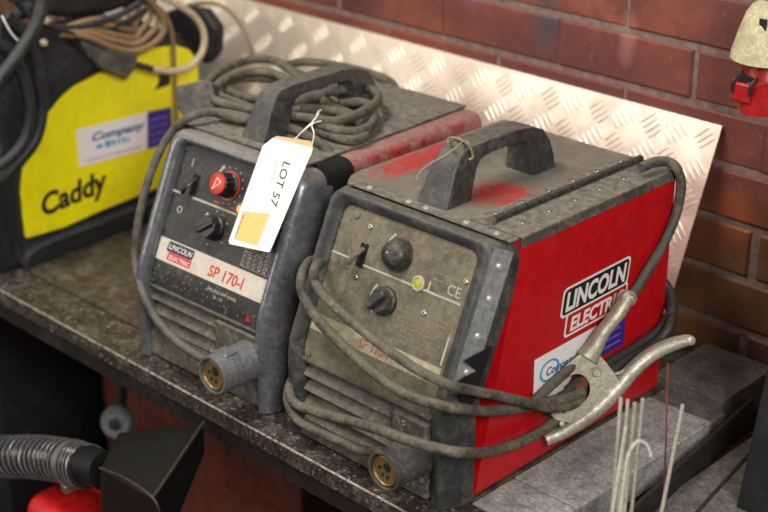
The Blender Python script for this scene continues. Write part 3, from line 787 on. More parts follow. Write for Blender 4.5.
# ================================================================== yellow welder
CY = thing('welding_machine', 'yellow-sided welding machine with Caddy lettering at the far left end', 'welder', (-.656, 0, 0), (0,0,math.radians(4)))
bpy.context.view_layer.update()
CYm = Matrix.Translation((-.656,0,0)) @ Matrix.Rotation(math.radians(4), 4, 'Z'); CYi = CYm.inverted()
cnorm = CYm.to_3x3() @ Vector((1,0,0))
cs = lambda px, py: CYi @ PP(px, py, CYm.translation, cnorm)
def cpoly(px, th, x=0.): return [Vector((x, cs(*q).y, cs(*q).z)) for q in px]
bm = NB()
pts = [(.045,.02),(.05,.10),(.055,.20),(.085,.262),(.14,.302),(.22,.322),(.36,.322),(.42,.31),(.455,.26),(.46,.03),(.44,.012),(.07,.012)]
prism(bm, [(-.215, y, z) for y, z in pts], (.207,0,0)); obj('case', bm, 'caddy_black', CY, bev=.01, seg=3)
bm = NB()
yel = [(27,239),(24,215),(22,190),(25,160),(38,130),(54,104),(76,86),(100,74),(118,66),(136,63),(139,56),(150,49),(178,46),(190,50),(198,60),(200,90),(201,130),(201,172),(170,184),(140,196),(100,212),(65,228)]
prism(bm, cpoly(yel, 0, -.009), (.009,0,0)); o = obj('side_panel', bm, 'yellow_paint', CY, bev=.003, seg=3); o['label'] = 'bright yellow side panel'
bm = NB()
m4 = frame(Vector((.0006, cs(41,217).y, cs(41,217).z)), Vector((0, cs(104,190).y-cs(41,217).y, cs(104,190).z-cs(41,217).z)), (0,0,1))
text(bm, 'Caddy', .052, m4, 0, shear=.15, bold=.0016, sx=(cs(105,190)-cs(40,216)).length/.052/2.62)
obj('lettering', bm, 'ink_black', CY, smooth=False)
bm = NB()
q = [cs(76,130), cs(147,112), cs(147,149), cs(79,167)]; q = [Vector((.0004, a.y, a.z)) for a in q]
prism(bm, q, (.0005,0,0), 0)
q2 = [cs(147,112), cs(171,107), cs(172,142), cs(147,149)]; prism(bm, [Vector((.0004, a.y, a.z)) for a in q2], (.0005,0,0), 1)
m5 = frame(q[3]+Vector((.0007,0,0)), q[2]-q[3], q[0]-q[3]); ww = (q[2]-q[3]).length; hh = (q[0]-q[3]).length
text(bm, 'Company', hh*.30, m5 @ Matrix.Translation((ww*.17, hh*.60, 0)), 2, shear=.3, bold=.0006, sx=1.5); scrib(bm, m5 @ Matrix.Translation((ww*.25, hh*.34, 0)), ww*.48, hh*.20, 3)
scrib(bm, m5 @ Matrix.Translation((ww*.1, hh*.10, 0)), ww*.8, hh*.05, 4)
for j in range(4): scrib(bm, m5 @ Matrix.Translation((ww*1.05, hh*(.14+.2*j), 0)), ww*.26, hh*.08, 5)
o = obj('shop_sticker', bm, ['sticker_white','ink_purple','ink_blue','ink_cyan','ink_grey','ink_lilac'], CY, smooth=False)
bm = NB(); q3 = [(160,68),(170,67),(170,84),(166,86),(154,90),(158,84)]; prism(bm, cpoly(q3, 0, .0004), (.0005,0,0)); obj('small_label', bm, 'ink_black', CY, smooth=False)
# base rail sweeping below the panel
bm = NB()
rail = [(20,262),(24,252),(34,244),(60,233),(100,218),(140,203),(175,190),(205,178),(205,196),(175,207),(140,221),(100,238),(60,252),(40,263),(22,270)]
prism(bm, cpoly(rail, 0, -.012), (.024,0,0)); obj('base_rail', bm, 'caddy_black', CY, bev=.004, seg=3)
bm = NB(); tube(bm, catmull([Vector((.012, cs(*q).y, cs(*q).z)) for q in ((22,268),(23,256),(36,246),(60,236),(100,221))], 5), .0035, 8); obj('rail_lip', bm, 'caddy_black', CY)
bm = NB()
fp = [(.0,.0),(.05,.0),(.055,.20),(.05,.245),(.02,.20),(-.01,.10)]
prism(bm, [(-.21, y, z) for y, z in fp], (.206,0,0)); obj('front_bezel', bm, 'caddy_black', CY, bev=.008, seg=3)
bm = NB()
for sx, sy in ((-.19,.08), (-.02,.08), (-.19,.42), (-.02,.42)):
    bm = NB(); cyl(bm, (sx, sy, .0), (0,0,1), .012, .014, 14); obj('foot', bm, 'rubber_black', CY)
bm = NB(); tube(bm, catmull([(-.11,.09,.29),(-.11,.12,.36),(-.11,.2,.385),(-.11,.3,.385),(-.11,.38,.36),(-.11,.41,.30)], 6), .014, 12, flat=.8); obj('handle', bm, 'caddy_black', CY)

# black leather glove-like cover and dark bag lying on the yellow welder
def drape(name, px, x0, th, mat, label, cat, bev=.01):
    bm = NB(); pts = [P(a, b, 0, x0) for a, b in px]; prism(bm, pts, (-th,0,0))
    bmesh.ops.triangulate(bm, faces=[f for f in bm.faces if len(f.verts) > 4])
    o = obj(name, bm, mat, bev=bev, seg=3); tag(o, label, cat); return o

# ------------------------------------------------------------------ cables
def cable(name, pts, r, mat, label, group=None, n=8, closed=False, cat='cable'):
    bm = NB(); tube(bm, catmull(pts, n, closed), r, 12, closed=closed)
    o = obj(name, bm, mat); tag(o, label, cat, group); return o

# coil of mains lead on the grey welder, with its plug
Z = H+.010
coil = thing('mains_lead', 'coiled dusty grey lead with square plug piled on the grey welder', 'cable', (-.17, .27, H))
off = Vector((-.17, .27, H))
def rel(L, o=off): return [p-o for p in path(L)]
r0 = .0066
runs = [
 [(214,100,2,Z+.012),(240,108,2,Z+.012),(270,112,2,Z+.014),(300,117,2,Z+.016),(335,121,2,Z+.018),(362,112,2,Z+.02),(378,99,2,Z+.02),(370,89,2,Z+.02),(345,89,2,Z+.02),(318,95,2,Z+.014),(290,102,2,Z+.008),(262,100,2,Z+.004),(240,96,2,Z+.003),(226,88,2,Z+.004),(232,80,2,Z+.006),(255,78,2,Z+.006),(285,82,2,Z+.005),(318,96,2,Z),(345,112,2,Z),(362,126,2,Z),(366,134,2,Z),(355,140,2,Z),(335,137,2,Z),(305,126,2,Z),(275,116,2,Z),(245,106,2,Z+.002),(220,96,2,Z+.008)],
 [(203,92,2,Z+.016),(210,80,2,Z+.016),(226,68,2,Z+.014),(250,60,2,Z+.012),(272,60,2,Z+.012),(290,70,2,Z+.010),(303,84,2,Z+.008),(330,105,2,Z+.006),(355,116,2,Z+.004),(372,124,2,Z),(368,110,2,Z),(350,98,2,Z),(320,84,2,Z),(300,74,2,Z),(285,66,2,Z),(310,62,2,Z),(350,68,2,Z),(378,76,2,Z),(390,82,1,.436),(396,90,1,.447),(398,102,1,.45)],
 [(214,112,2,Z+.006),(235,118,2,Z+.004),(262,122,2,Z),(290,128,2,Z),(308,136,2,Z),(322,145,2,Z-.002),(331,153,2,Z-.012),(336,163,2,Z-.035),(337,175,2,Z-.07)],
 [(212,90,2,Z+.016),(228,78,2,Z+.018),(250,72,2,Z+.018),(275,74,2,Z+.018),(300,88,2,Z+.014),(315,97,2,Z+.012)],
 [(300,108,2,Z+.012),(330,110,2,Z+.010),(352,118,2,Z+.008),(368,118,2,Z+.006),(373,108,2,Z+.01),(360,102,2,Z+.012),(340,104,2,Z+.012)],
 [(305,118,2,Z+.010),(330,128,2,Z+.010),(352,132,2,Z+.008),(370,126,2,Z+.006),(374,114,2,Z+.008)],
]
for rr in runs:
    bm = NB(); tube(bm, catmull(rel(rr), 8), r0, 12); obj('lead_coil', bm, 'cable_dusty', coil)
# plug
pc = P(196,99,2,H+.022)
bm = NB(); px = [(176,86),(204,79),(213,84),(216,104),(211,116),(184,118),(177,108)]
nrm = (CAM-pc).normalized(); nrm = Vector((.55,-.75,.35)).normalized()
pts = [PP(a, b, pc, nrm)-off for a, b in px]
prism(bm, pts, -nrm*.030); o = obj('plug', bm, 'rubber_dusty' if 'rubber_dusty' in M else 'cable_grey', coil, bev=.004, seg=3); o['label'] = 'chunky square grey plug'

# thin lead looping down the left of the grey welder to its socket
cable('torch_lead', path([(262,122,2,.332),(245,117,2,.334),(215,112,2,.338),(190,117,2,.336),(170,134,0,-.304),(156,160,0,-.309),(144,195,0,-.313),(137,230,0,-.314),(136,262,0,-.311),(143,293,1,-.012),(158,321,1,-.016),(178,342,1,-.018),(198,356,1,-.016),(215,364,1,-.002)]), .0060, 'cable_grey', 'grey lead hanging down the left side of the grey welder to its round coupling')

# welding cable wrapped round the red welder
XS = .3235
cable('welding_cable', path([(330,275,0,.012),(318,262,0,.008),(309,262,0,.004),(302,276,1,-.012),(303,295,1,-.022),(320,322,1,-.024),(350,352,1,-.024),(380,378,1,-.024),(410,396,1,-.024),(440,405,1,-.022),(462,409,1,-.006),(490,411,0,XS),(520,408,0,XS),(548,402,0,XS+.004),(572,396,0,XS+.012),(582,391,0,XS+.014)]), .0064, 'cable_dusty', 'lower of the two grey cables slung across the front of the red welder')
cable('welding_cable', path([(334,272,0,.014),(326,264,0,.012),(316,266,1,-.010),(315,282,1,-.022),(332,304,1,-.024),(362,330,1,-.024),(395,355,1,-.024),(425,374,1,-.022),(452,386,1,-.018),(474,391,0,XS-.004),(500,396,0,XS+.004),(525,402,0,XS+.014),(552,408,0,XS+.014),(572,405,0,XS+.012),(583,398,0,XS+.014)]), .0061, 'cable_dusty', 'upper of the two grey cables slung across the front of the red welder')
cable('welding_cable', path([(300,368,0,.010),(294,377,0,.004),(289,390,1,-.012),(296,404,1,-.018),(320,413,1,-.020),(350,421,1,-.022),(380,430,1,-.060),(410,441,1,-.060),(440,449,1,-.042),(465,453,1,-.022),(492,451,0,XS),(525,440,0,XS),(550,425,0,XS),(570,408,0,XS+.004),(582,396,0,XS+.008)]), .0064, 'cable_dusty', 'grey cable sagging low round the front of the red welder over its coupling')
cable('welding_cable', path([(296,376,0,.008),(289,388,0,.004),(288,402,1,-.012),(296,418,1,-.018),(315,430,1,-.020),(340,441,1,-.018),(362,450,1,-.014),(390,452,1,-.012),(412,446,1,-.010)]), .0061, 'cable_dusty', 'lowest grey cable running behind the coupling of the red welder')
# lead hanging down the red side
cable('mains_lead', path([(640,168,2,.336),(655,162,2,.338),(668,162,2,.336),(677,169,0,.318),(681,186,0,.320),(676,214,0,.320),(664,243,0,.320),(648,270,0,.320),(632,296,0,.320),(612,323,0,.320),(590,348,0,.320),(570,368,0,.320),(548,388,0,.320),(534,402,0,.318)]), .0066, 'cable_grey', 'grey lead hanging from the hinge down the red welder side behind the clamp')
cable('supply_lead', path([(655,272,1,.435),(668,290,1,.44),(672,308,0,.330),(662,328,0,.332),(640,345,0,.330),(612,362,0,.330),(590,374,0,.328),(560,398,0,.324),(545,412,0,.322)]), .0075, 'cable_dark', 'upper dark cable curving round the back corner of the red welder')
cable('supply_lead', path([(655,286,1,.442),(668,304,1,.446),(671,322,0,.345),(658,342,0,.345),(636,356,0,.342),(610,372,0,.338),(585,392,0,.330),(560,410,0,.326)]), .0070, 'cable_dark', 'lower dark cable curving round the back corner of the red welder')

# ------------------------------------------------------------------ crocodile clamp
CX = .352
clamp = thing('earth_clamp', 'large metal spring clamp with long handles hanging on the red welder side', 'clamp', (CX, .24, .09))
co = Vector((CX, .24, .09))
nc = Vector((.78, -.52, .34)).normalized()
def cp(px, py, dep=0.): return PP(px, py, co+nc*dep, nc)-co
def ctube(L, rads, name, mat, flat=.55, dep=0.):
    """tapered strap following L, wide in the clamp plane, flat across it"""
    pts = catmull([cp(x, y, dep+(q[0] if q else 0)) for x, y, *q in L], 6); n = len(pts); k = len(rads)-1
    rr = []
    for i in range(n):
        t = i/(n-1)*k; a = min(int(t), k-1); rr.append(rads[a]+(rads[a+1]-rads[a])*(t-a))
    bm = NB(); rings = []
    for i, p in enumerate(pts):
        tg = (pts[min(i+1,n-1)]-pts[max(i-1,0)]).normalized(); sd = tg.cross(nc).normalized(); w = rr[i]; h = .0085
        prof_ = [(-1,-1),(-1,.2),(-.82,.75),(-.45,1),(.45,1),(.82,.75),(1,.2),(1,-1),(.75,-1),(.7,.1),(-.7,.1),(-.75,-1)]
        rings.append([bm.verts.new(p+sd*w*a+nc*h*b) for a, b in prof_])
    for A, B in zip(rings, rings[1:]):
        for j in range(12): bm.faces.new((A[j], A[(j+1)%12], B[(j+1)%12], B[j]))
    bm.faces.new(rings[0]); bm.faces.new(rings[-1][::-1])
    return obj(name, bm, mat, clamp, ang=45)
ctube([(628,297),(620,312),(604,332),(595,348),(588,359)], [.0075,.0082,.0078,.0100,.0135], 'handle_arm', 'clamp_metal', dep=.004)
ctube([(689,340),(672,345),(652,355),(634,370),(619,387),(604,403),(586,418),(565,431),(545,440)], [.0066,.0080,.0082,.0086,.0096,.0098,.0092,.0082,.0080], 'handle_arm', 'clamp_handle')
def cplate(px, name, mat, d0, d1, bev=.0015, hole=None):
    bm = NB(); pts = [cp(x, y, d0) for x, y in px]
    if hole:
        hx, hy, hrx, hry = hole; n = 28
        # ring between outline (resampled by angle) and hole
        hp = [(hx+hrx*math.cos(2*PI*k/n), hy+hry*math.sin(2*PI*k/n)) for k in range(n)]
        def outat(ang):
            d = (math.cos(ang), math.sin(ang)); best = None
            for i in range(len(px)):
                x1, y1 = px[i]; x2, y2 = px[(i+1)%len(px)]; ex, ey = x2-x1, y2-y1
                det = d[0]*(-ey)+ex*d[1]
                if abs(det) < 1e-9: continue
                bx, by = x1-hx, y1-hy; t = (bx*(-ey)+ex*by)/det; s = (d[0]*by-d[1]*bx)/det
                if t > 0 and -1e-6 <= s <= 1+1e-6 and (best is None or t > best): best = t
            return (hx+d[0]*best, hy+d[1]*best)
        angs = sorted([2*PI*k/n for k in range(n)] + [math.atan2(y-hy, x-hx) % (2*PI) for x, y in px])
        oo = [outat(a) for a in angs]; ii = [(hx+hrx*math.cos(a), hy+hry*math.sin(a)) for a in angs]; N = len(angs)
        A = [bm.verts.new(cp(*q, d1)) for q in oo]; B = [bm.verts.new(cp(*q, d1)) for q in ii]
        C_ = [bm.verts.new(cp(*q, d0)) for q in oo]; D_ = [bm.verts.new(cp(*q, d0)) for q in ii]
        for k in range(N):
            j = (k+1) % N
            for f in ((A[k],A[j],B[j],B[k]), (C_[k],D_[k],D_[j],C_[j]), (A[k],C_[k],C_[j],A[j]), (B[k],B[j],D_[j],D_[k])):
                try: bm.faces.new(f)
                except ValueError: pass
        bmesh.ops.remove_doubles(bm, verts=bm.verts, dist=.00002)
    else: prism(bm, pts, nc*(d1-d0))
    return obj(name, bm, mat, clamp, bev=bev, seg=2, ang=50)
bm = NB(); lathe(bm, [(.0085,-.008),(.0100,-.006),(.0105,0),(.0095,.006),(.0055,.0085),(.0045,.006),(0,.006)], cp(628,298,.004), nc, 20); o = obj('handle_end', bm, 'clamp_metal', clamp)
bm = NB(); lathe(bm, [(.0060,-.006),(.0066,-.003),(.0066,.004),(.0058,.0075),(.003,.009),(0,.0092)], cp(689,340,0), nc, 18); o = obj('handle_end', bm, 'clamp_handle', clamp)
# body with the round eye
body = [(580,352),(592,350),(603,362),(612,378),(616,388),(604,402),(586,414),(570,424),(552,440),(543,436),(541,428),(556,414),(548,404),(538,398),(543,388),(560,376),(572,364)]
cplate([(582,352),(596,351),(606,362),(616,375),(622,388),(608,402),(590,413),(570,423),(556,420),(545,409),(539,398),(548,384),(563,368)], 'clamp_body', 'clamp_metal', -.004, .006, hole=(577,389,13,15))
cplate([(562,372),(570,376),(560,392),(548,406),(538,416),(533,410),(536,398),(548,384)], 'upper_jaw', 'clamp_metal', -.014, -.004)
bm = NB(); lathe(bm, [(.0062,0),(.0062,.0015),(.0048,.0028),(.003,.0026),(.0028,.0038),(0,.004)], cp(596,372,.006), nc, 20); obj('rivet', bm, 'clamp_metal', clamp)
bm = NB(); lathe(bm, [(.004,0),(.004,.002),(.002,.003),(0,.003)], cp(562,424,.007), nc, 14); obj('jaw_bolt', bm, 'clamp_metal', clamp)
bm = NB(); tube(bm, catmull([cp(602,374,-.004), cp(615,374,-.003), cp(632,367,-.003)], 5), .0022, 8); tube(bm, [cp(592,368,-.010), cp(604,374,-.010)], .006, 12); obj('spring', bm, 'clamp_handle', clamp)
bm = NB(); tube(bm, catmull([cp(570,392,-.001), cp(578,388,.001), cp(584,384,.000), cp(583,378,-.004)], 5), .0058, 12); lathe(bm, [(.006,0),(.008,.002),(.008,.006),(.003,.008),(0,.008)], cp(580,396,-.006), nc, 8); obj('cable_lug', bm, 'rust', clamp)

# ------------------------------------------------------------------ lot tag and strings
TG = thing('lot_tag', 'white LOT 57 card tag tied to the grey welder handle over its panel', 'tag', (-.13, .05, .33))
WAm = Matrix.Translation((-.300,0,0)) @ Matrix.Rotation(math.radians(1.5), 4, 'Z')
tn = WAm.to_3x3() @ snorm(.12); t0 = WAm @ S(.2, .12, .027); to = Vector((-.13,.05,.33))
tn = (tn + Vector((0,-.0,.0))).normalized()
tp = lambda x, y, d=0.: PP(x, y, t0+tn*d, tn)-to
bm = NB(); prism(bm, [tp(*q) for q in ((273,138),(313,148),(312,152),(270,252),(267,252),(230,244),(229,241),(263,146))], tn*.0006); obj('card', bm, 'white_card', TG, smooth=False)
bm = NB(); prism(bm, [tp(x, y, -.0012) for x, y in ((273,138),(277,136),(311,141),(313,144),(312,156),(268,146))], tn*.0006); o = obj('backing_card', bm, 'buff_card', TG, smooth=False)
bm = NB()
def tmat(px0, px1, d=.0008):
    a, b = tp(*px0, d), tp(*px1, d); x = (b-a).normalized(); return frame(a, x, tn.cross(x)), (b-a).length
m4, L = tmat((284,160), (270,203)); text(bm, 'LOT 57', .0185, m4 @ Matrix.Translation((0,.0,0)), 0, ext=.0001, sx=L/.0185/3.1)
m4, L = tmat((277,164), (267,192)); scrib(bm, m4, L, .0014, 1)
prism(bm, [tp(x, y, .0006) for x, y in ((243,211),(270,214),(257,246),(234,239))], tn*.0003, 2)
m4, L = tmat((243,214), (234,238), .0011); scrib(bm, m4, L*.95, .0040, 1)
obj('tag_print', bm, ['ink_black', 'ink_grey', 'amber_print'], TG, smooth=False)
bm = NB()
k0 = P(318,112,2,.372)-to
for L in ([tp(291,143,.001), P(303,131,2,.352)-to, P(315,119,2,.366)-to, k0, P(321,110,2,.372)-to], [tp(294,142,.001), P(300,134,2,.350)-to, P(312,124,2,.360)-to, P(321,121,2,.362)-to], [tp(312,146,.001), P(314,134,2,.352)-to, P(312,124,2,.360)-to, P(319,113,2,.370)-to]):
    tube(bm, catmull(L, 6), .0009, 6)
obj('string', bm, 'string_white', TG)
# grey string on the red welder handle
hx, hy = .166, .0
s0 = path([(417,180,1,.112),(421,171,1,.116),(430,164,1,.122),(441,158,1,.127),(450,152,1,.134),(458,146,1,.142),(464,141,2,.3925),(468,143,0,.193),(471,150,0,.194),(473,157,0,.194)])
bm = NB(); tube(bm, catmull(s0, 6), .0014, 6)
tube(bm, catmull(path([(448,142,1,.138),(449,138,2,.3915),(456,138,2,.3925),(463,141,2,.3925),(469,146,0,.193),(473,156,0,.195),(469,160,0,.193)]), 6), .0015, 6)
o = obj('string', bm, 'string_dirty'); tag(o, 'dirty frayed string tied round the handle of the red welder', 'string')

# ------------------------------------------------------------------ cables heaped on the yellow welder
grp = 'thick dark cables on the yellow welder'
drape('cover', [(80,40),(105,48),(138,54),(138,66),(127,80),(104,70),(88,56)], -.64, .05, 'cable_grey', 'dark grey plastic flap hanging over the top of the yellow panel', 'cover', .004)
drape('tool_bag', [(46,-14),(150,-14),(146,0),(112,14),(78,20),(50,16)], -.72, .14, 'rubber_black', 'black bag lying on top of the yellow welder', 'bag', .012)
drape('leather_pouch', [(2,12),(44,34),(78,50),(96,66),(66,90),(44,118),(28,150),(10,165),(-6,120)], -.652, .05, 'caddy_black', 'dark crumpled leather pouch under the hanging cables at far left', 'pouch', .008)
X0 = -.615
cable('power_cable', path([(44,-20,0,X0-.0),(42,5,0,X0),(34,28,0,X0),(22,48,0,X0),(8,68,0,X0),(-12,92,0,X0)]), .0105, 'cable_dark', 'thickest dark cable crossing top left corner', grp)
cable('power_cable', path([(-8,42,0,X0-.02),(8,50,0,X0-.02),(20,66,0,X0-.02),(28,90,0,X0-.02),(30,115,0,X0-.02),(24,140,0,X0-.02),(10,158,0,X0-.02),(-10,172,0,X0-.02)]), .0085, 'cable_dark', 'inner dark cable looping down at the far left', grp)
cable('power_cable', path([(6,15,0,X0-.03),(22,30,0,X0-.03),(34,52,0,X0-.03),(40,80,0,X0-.03),(42,110,0,X0-.03),(36,138,0,X0-.03),(20,160,0,X0-.03),(0,180,0,X0-.03),(-12,186,0,X0-.03)]), .0095, 'cable_dark', 'outer dark cable looping down against the yellow panel', grp)
cable('power_cable', path([(10,-8,0,X0-.03),(22,8,0,X0-.03),(34,18,0,X0-.03),(52,27,0,X0-.03),(75,36,0,X0-.03),(100,48,0,X0-.03),(130,62,0,X0-.03),(152,69,0,X0-.03)]), .0052, 'cable_dark', 'thin dark cable running diagonally to the cream one', grp)
cable('power_cable', path([(44,23,0,X0-.05),(60,28,0,X0-.05),(80,27,0,X0-.05),(105,20,0,X0-.05),(125,12,0,X0-.05),(150,-4,0,X0-.05)]), .0055, 'cable_dark', 'dark cable curving up above the beige coil', grp)
cable('power_cable', path([(60,42,0,X0-.06),(80,38,0,X0-.06),(105,30,0,X0-.06),(130,20,0,X0-.06),(145,10,0,X0-.06),(156,-4,0,X0-.06)]), .0055, 'cable_dark', 'dark cable lying directly across the beige coil', grp)
cable('cream_cable', path([(152,69,0,X0-.03),(172,71,0,X0-.03),(190,66,0,X0-.03),(202,52,0,X0-.03),(204,34,0,X0-.03),(196,18,0,X0-.03),(180,6,0,X0-.03),(160,-4,0,X0-.03)]), .0058, 'cable_cream', 'cream cable looping over the top right of the yellow panel')
bc = thing('beige_cable', 'coil of beige cable on top of the yellow welder', 'cable', (-.7,.2,.33)); bo = Vector((-.7,.2,.33))
for k, (ex, ey) in enumerate(((166,51),(160,44),(153,38),(148,30),(143,24))):
    L = [(60,34-k),(88,ey*.62+6),(112,ey-4),(134,ey),(ex-12,ey-8),(ex-2,ey-22),(ex-6,ey-38),(140-k*3,-12)]
    bm = NB(); tube(bm, catmull([P(x, y, 0, X0-.030-k*.010)-bo for x, y in L], 7), .0052, 10); obj('loop', bm, 'cable_beige', bc)
bm = NB(); tube(bm, catmull([P(x, y, 0, X0-.04)-bo for x, y in ((150,2),(165,14),(172,34),(174,60),(175,85),(176,112),(176,130))], 7), .0038, 8); obj('hanging_tail', bm, 'cable_beige', bc)
bm = NB(); tube(bm, catmull([P(x, y, 1, .50)-bo for x, y in ((178,16),(190,6),(208,3),(225,8),(240,24),(250,45),(252,62))], 7), .0036, 8); obj('far_loop', bm, 'cable_beige', bc)
cable('cable_tie', path([(2,16,0,X0-.012),(6,24,0,X0-.01),(12,34,0,X0-.01),(20,43,0,X0-.012)]), .0018, 'string_white', 'long white cable tie end at far left above the dark cables', cat='cable tie')
for q, lb in (((43,22),'pale cable tie knot on the cables at top'), ((41,44),'pale cable tie knot lower down on the dark cables')):
    bm = NB(); c = P(q[0], q[1], 0, X0-.012); lathe(bm, [(.004,0),(.006,.003),(.006,.008),(.003,.011)], c, (0,1,.2), 10); tag(obj('cable_tie', bm, 'cable_cream'), lb, 'cable tie')
# dark hose guard behind the coil
bm = NB(); pts = [P(a, b, 1, .46) for a, b in ((160,14),(180,6),(202,10),(215,28),(214,54),(204,66),(192,54),(165,48))]; prism(bm, pts, (0,.025,0)); tag(obj('leather_glove', bm, 'rubber_black', bev=.008, seg=3), 'black glove-like bundle behind the cream cable against the chequer plate', 'glove')
for i, L in enumerate([[(186,22),(196,32),(204,46),(216,64)]]):
    pass

# ------------------------------------------------------------------ welding rods
def prj_vertical(px, py, t):   # point on ray at depth t
    return CAM + ray(px, py)*t
ZR = -.034
rg = 'upright welding rods in the foreground'
def rod(top, bot, t0, t1, r, mat, label, tip=None, group=rg):
    a, b = prj_vertical(*top, t0), prj_vertical(*bot, t1)
    # continue down to the shelf
    d = (b-a).normalized(); k = (ZR+.001-b.z)/d.z; e = b+d*max(0, k)
    bm = NB(); n = 14; tube(bm, [a.lerp(e, i/n) for i in range(n+1)], r, 10)
    o = obj('welding_rod', bm, mat); tag(o, label, 'welding rod', group); return e
E0 = rod((621,397),(612,514),1.66,1.64,.0023,'rod_grey','leftmost tall grey welding rod of the bunch')
rod((628,399),(617,514),1.665,1.645,.0023,'rod_grey','second grey welding rod from the left in the bunch')
rod((635,402),(624,514),1.67,1.66,.0026,'rod_grey','middle grey welding rod between its thinner neighbours in the bunch')
rod((643,398),(631,514),1.665,1.665,.0023,'rod_grey','rightmost tall grey welding rod of the bunch')
rod((626,425),(612,514),1.60,1.60,.0021,'rod_pale','short pale welding rod in front of the bunch')
rod((668,363),(664,502),1.69,1.69,.0012,'rust','thin rusty brown rod standing apart, taller than the rest')
rod((683,404),(663,505),1.67,1.66,.0023,'rod_grey','grey welding rod leaning right, beside the rusty rod')
a = prj_vertical(655,455,1.60)
bm = NB(); L = [(651,456),(648,447),(643,442),(637,442),(631,449),(627,460),(624,480),(620,512)]
pts = [prj_vertical(x, y, 1.60) for x, y in L]; d = (pts[-1]-pts[-2]).normalized(); pts.append(pts[-1]+d*((ZR-pts[-1].z)/d.z))
tube(bm, catmull(pts, 6), .0024, 10); tag(obj('welding_rod', bm, 'rod_pale'), 'pale welding rod bent over into a hook at its top', 'welding rod', rg)

# dark sheet standing at the right
bm = NB(); a = P(735,512,1,.30); b = P(768,365,1,.30); d = b-a; p0 = a + d*((-.034-a.z)/d.z); p1 = a + d*((.52-a.z)/d.z)  # unseen upper part made tall to keep the right lamp off the wall
prism(bm, [p0, p0+Vector((.42,0,0)), p1+Vector((.42,0,0)), p1], (0,.005,0)); tag(obj('steel_sheet', bm, 'sheet_black', bev=.001), 'dark upright steel sheet at the right edge beyond the welding rods', 'metal sheet')

# ------------------------------------------------------------------ wall socket
YS = .52
so = P(760,60,1,YS); sk = thing('power_plug', 'red industrial plug with cream cap hanging on the brick wall', 'plug', so)
def slathe(L, name, mat, parent=sk):
    """L: (px centre x, px y, radius)"""
    pts = [P(x, y, 1, YS)-so for x, y, r in L]; bm = NB()
    n = 28; rings = []
    ax = (pts[-1]-pts[0]).normalized(); u = ax.cross(Vector((0,1,0))).normalized(); w = ax.cross(u)
    for p, (x, y, r) in zip(pts, L): rings.append([bm.verts.new(p+(u*math.cos(2*PI*k/n)+w*math.sin(2*PI*k/n))*r) for k in range(n)])
    for A, B in zip(rings, rings[1:]):
        for k in range(n): bm.faces.new((A[k], A[(k+1)%n], B[(k+1)%n], B[k]))
    bm.faces.new(rings[0]); bm.faces.new(rings[-1][::-1])
    return obj(name, bm, mat, parent, ang=40)
slathe([(774,0,.014),(773,4,.024),(772,12,.031),(770,30,.038),(768,52,.046),(768,58,.047),(768,60,.040)], 'cap', 'socket_cream')
slathe([(767,56,.031),(767,75,.031),(767,78,.034),(766,82,.034),(766,100,.036),(766,110,.036),(766,111,.028)], 'body', 'socket_red')
bm = NB(); q = P(744,92,1,YS-.030)-so
box(bm, q+Vector((0,0,0)), (.030,.016,.026)); obj('latch', bm, 'socket_red', sk, bev=.003)
bm = NB(); box(bm, q+Vector((.002,.004,.016)), (.020,.014,.012)); obj('latch_slot', bm, 'void_black', sk, bev=.002)
bm = NB()
for dx_ in (-.012, .014):
    tube(bm, catmull([q+Vector((dx_,-.008,.0)), q+Vector((dx_,-.008,.014)), q+Vector((dx_+.004,.004,.022)), q+Vector((dx_+.006,.02,.026))], 5), .0028, 8)
obj('latch_arm', bm, 'dark_steel', sk)
bm = NB(); p = P(763,22,1,YS-.0315)-so; prism(bm, [p+Vector(v) for v in ((-.004,0,.004),(.006,0,.004),(.006,0,-.010),(-.002,0,-.018),(-.004,0,-.008))], (0,-.002,0)); obj('chip', bm, 'rubber_black', sk, smooth=False)
bm = NB(); tube(bm, catmull([P(770,4,1,YS)-so, P(774,-25,1,YS)-so, P(776,-60,1,YS+.03)-so, P(778,-120,1,YS+.06)-so], 6), .009, 12); obj('flex', bm, 'cable_dark', sk)

# ------------------------------------------------------------------ under the bench
YH = -.13
hz = thing('extraction_hose', 'clear ribbed hose with wire spiral under the bench', 'hose', P(40,458,1,YH)); ho = P(40,458,1,YH)
hp = catmull([P(-40,458,1,YH)-ho, P(0,457,1,YH)-ho, P(35,457,1,YH)-ho, P(65,461,1,YH)-ho, P(88,467,1,YH)-ho], 40)
RH = .031
bm = NB(); tube(bm, hp, RH, 28, rads=[RH*(1+.035*math.sin(i*1.15)) for i in range(len(hp))])
t = Nt('hose_film'); t.set(rgb(44,40,40), .2, 0, .6); t.b.inputs['Alpha'].default_value = 1; M['hose_film'] = t.m
obj('hose_wall', bm, 'hose_film', hz, ang=80)
bm = NB(); hl = []
for i in range(len(hp)*5):
    s = i/5; k = min(int(s), len(hp)-2); p = hp[k].lerp(hp[k+1], s-k); tg = (hp[k+1]-hp[k]).normalized(); u = tg.cross(Vector((0,0,1))).normalized(); w = tg.cross(u)
    a = s*2*PI/6.5; hl.append(p+(u*math.cos(a)+w*math.sin(a))*RH*1.03)
tube(bm, hl, .0009, 5); obj('wire_spiral', bm, 'connector_metal', hz)
bm = NB(); k = int(len(hp)*.84); tube(bm, hp[k-5:k+4], RH*1.09, 28); obj('hose_clip', bm, 'steel_screw', hz)
bm = NB(); box(bm, hp[k]+Vector((.0,-.012,-RH*1.1)), (.014,.02,.012)); obj('clip_screw', bm, 'steel_screw', hz, bev=.001)
nz = thing('extraction_nozzle', 'black flared extraction nozzle on the hose end under the bench', 'nozzle', P(140,465,1,YH)); no = P(140,465,1,YH)
def np_(x, y, yy): return P(x, y, 1, yy)-no
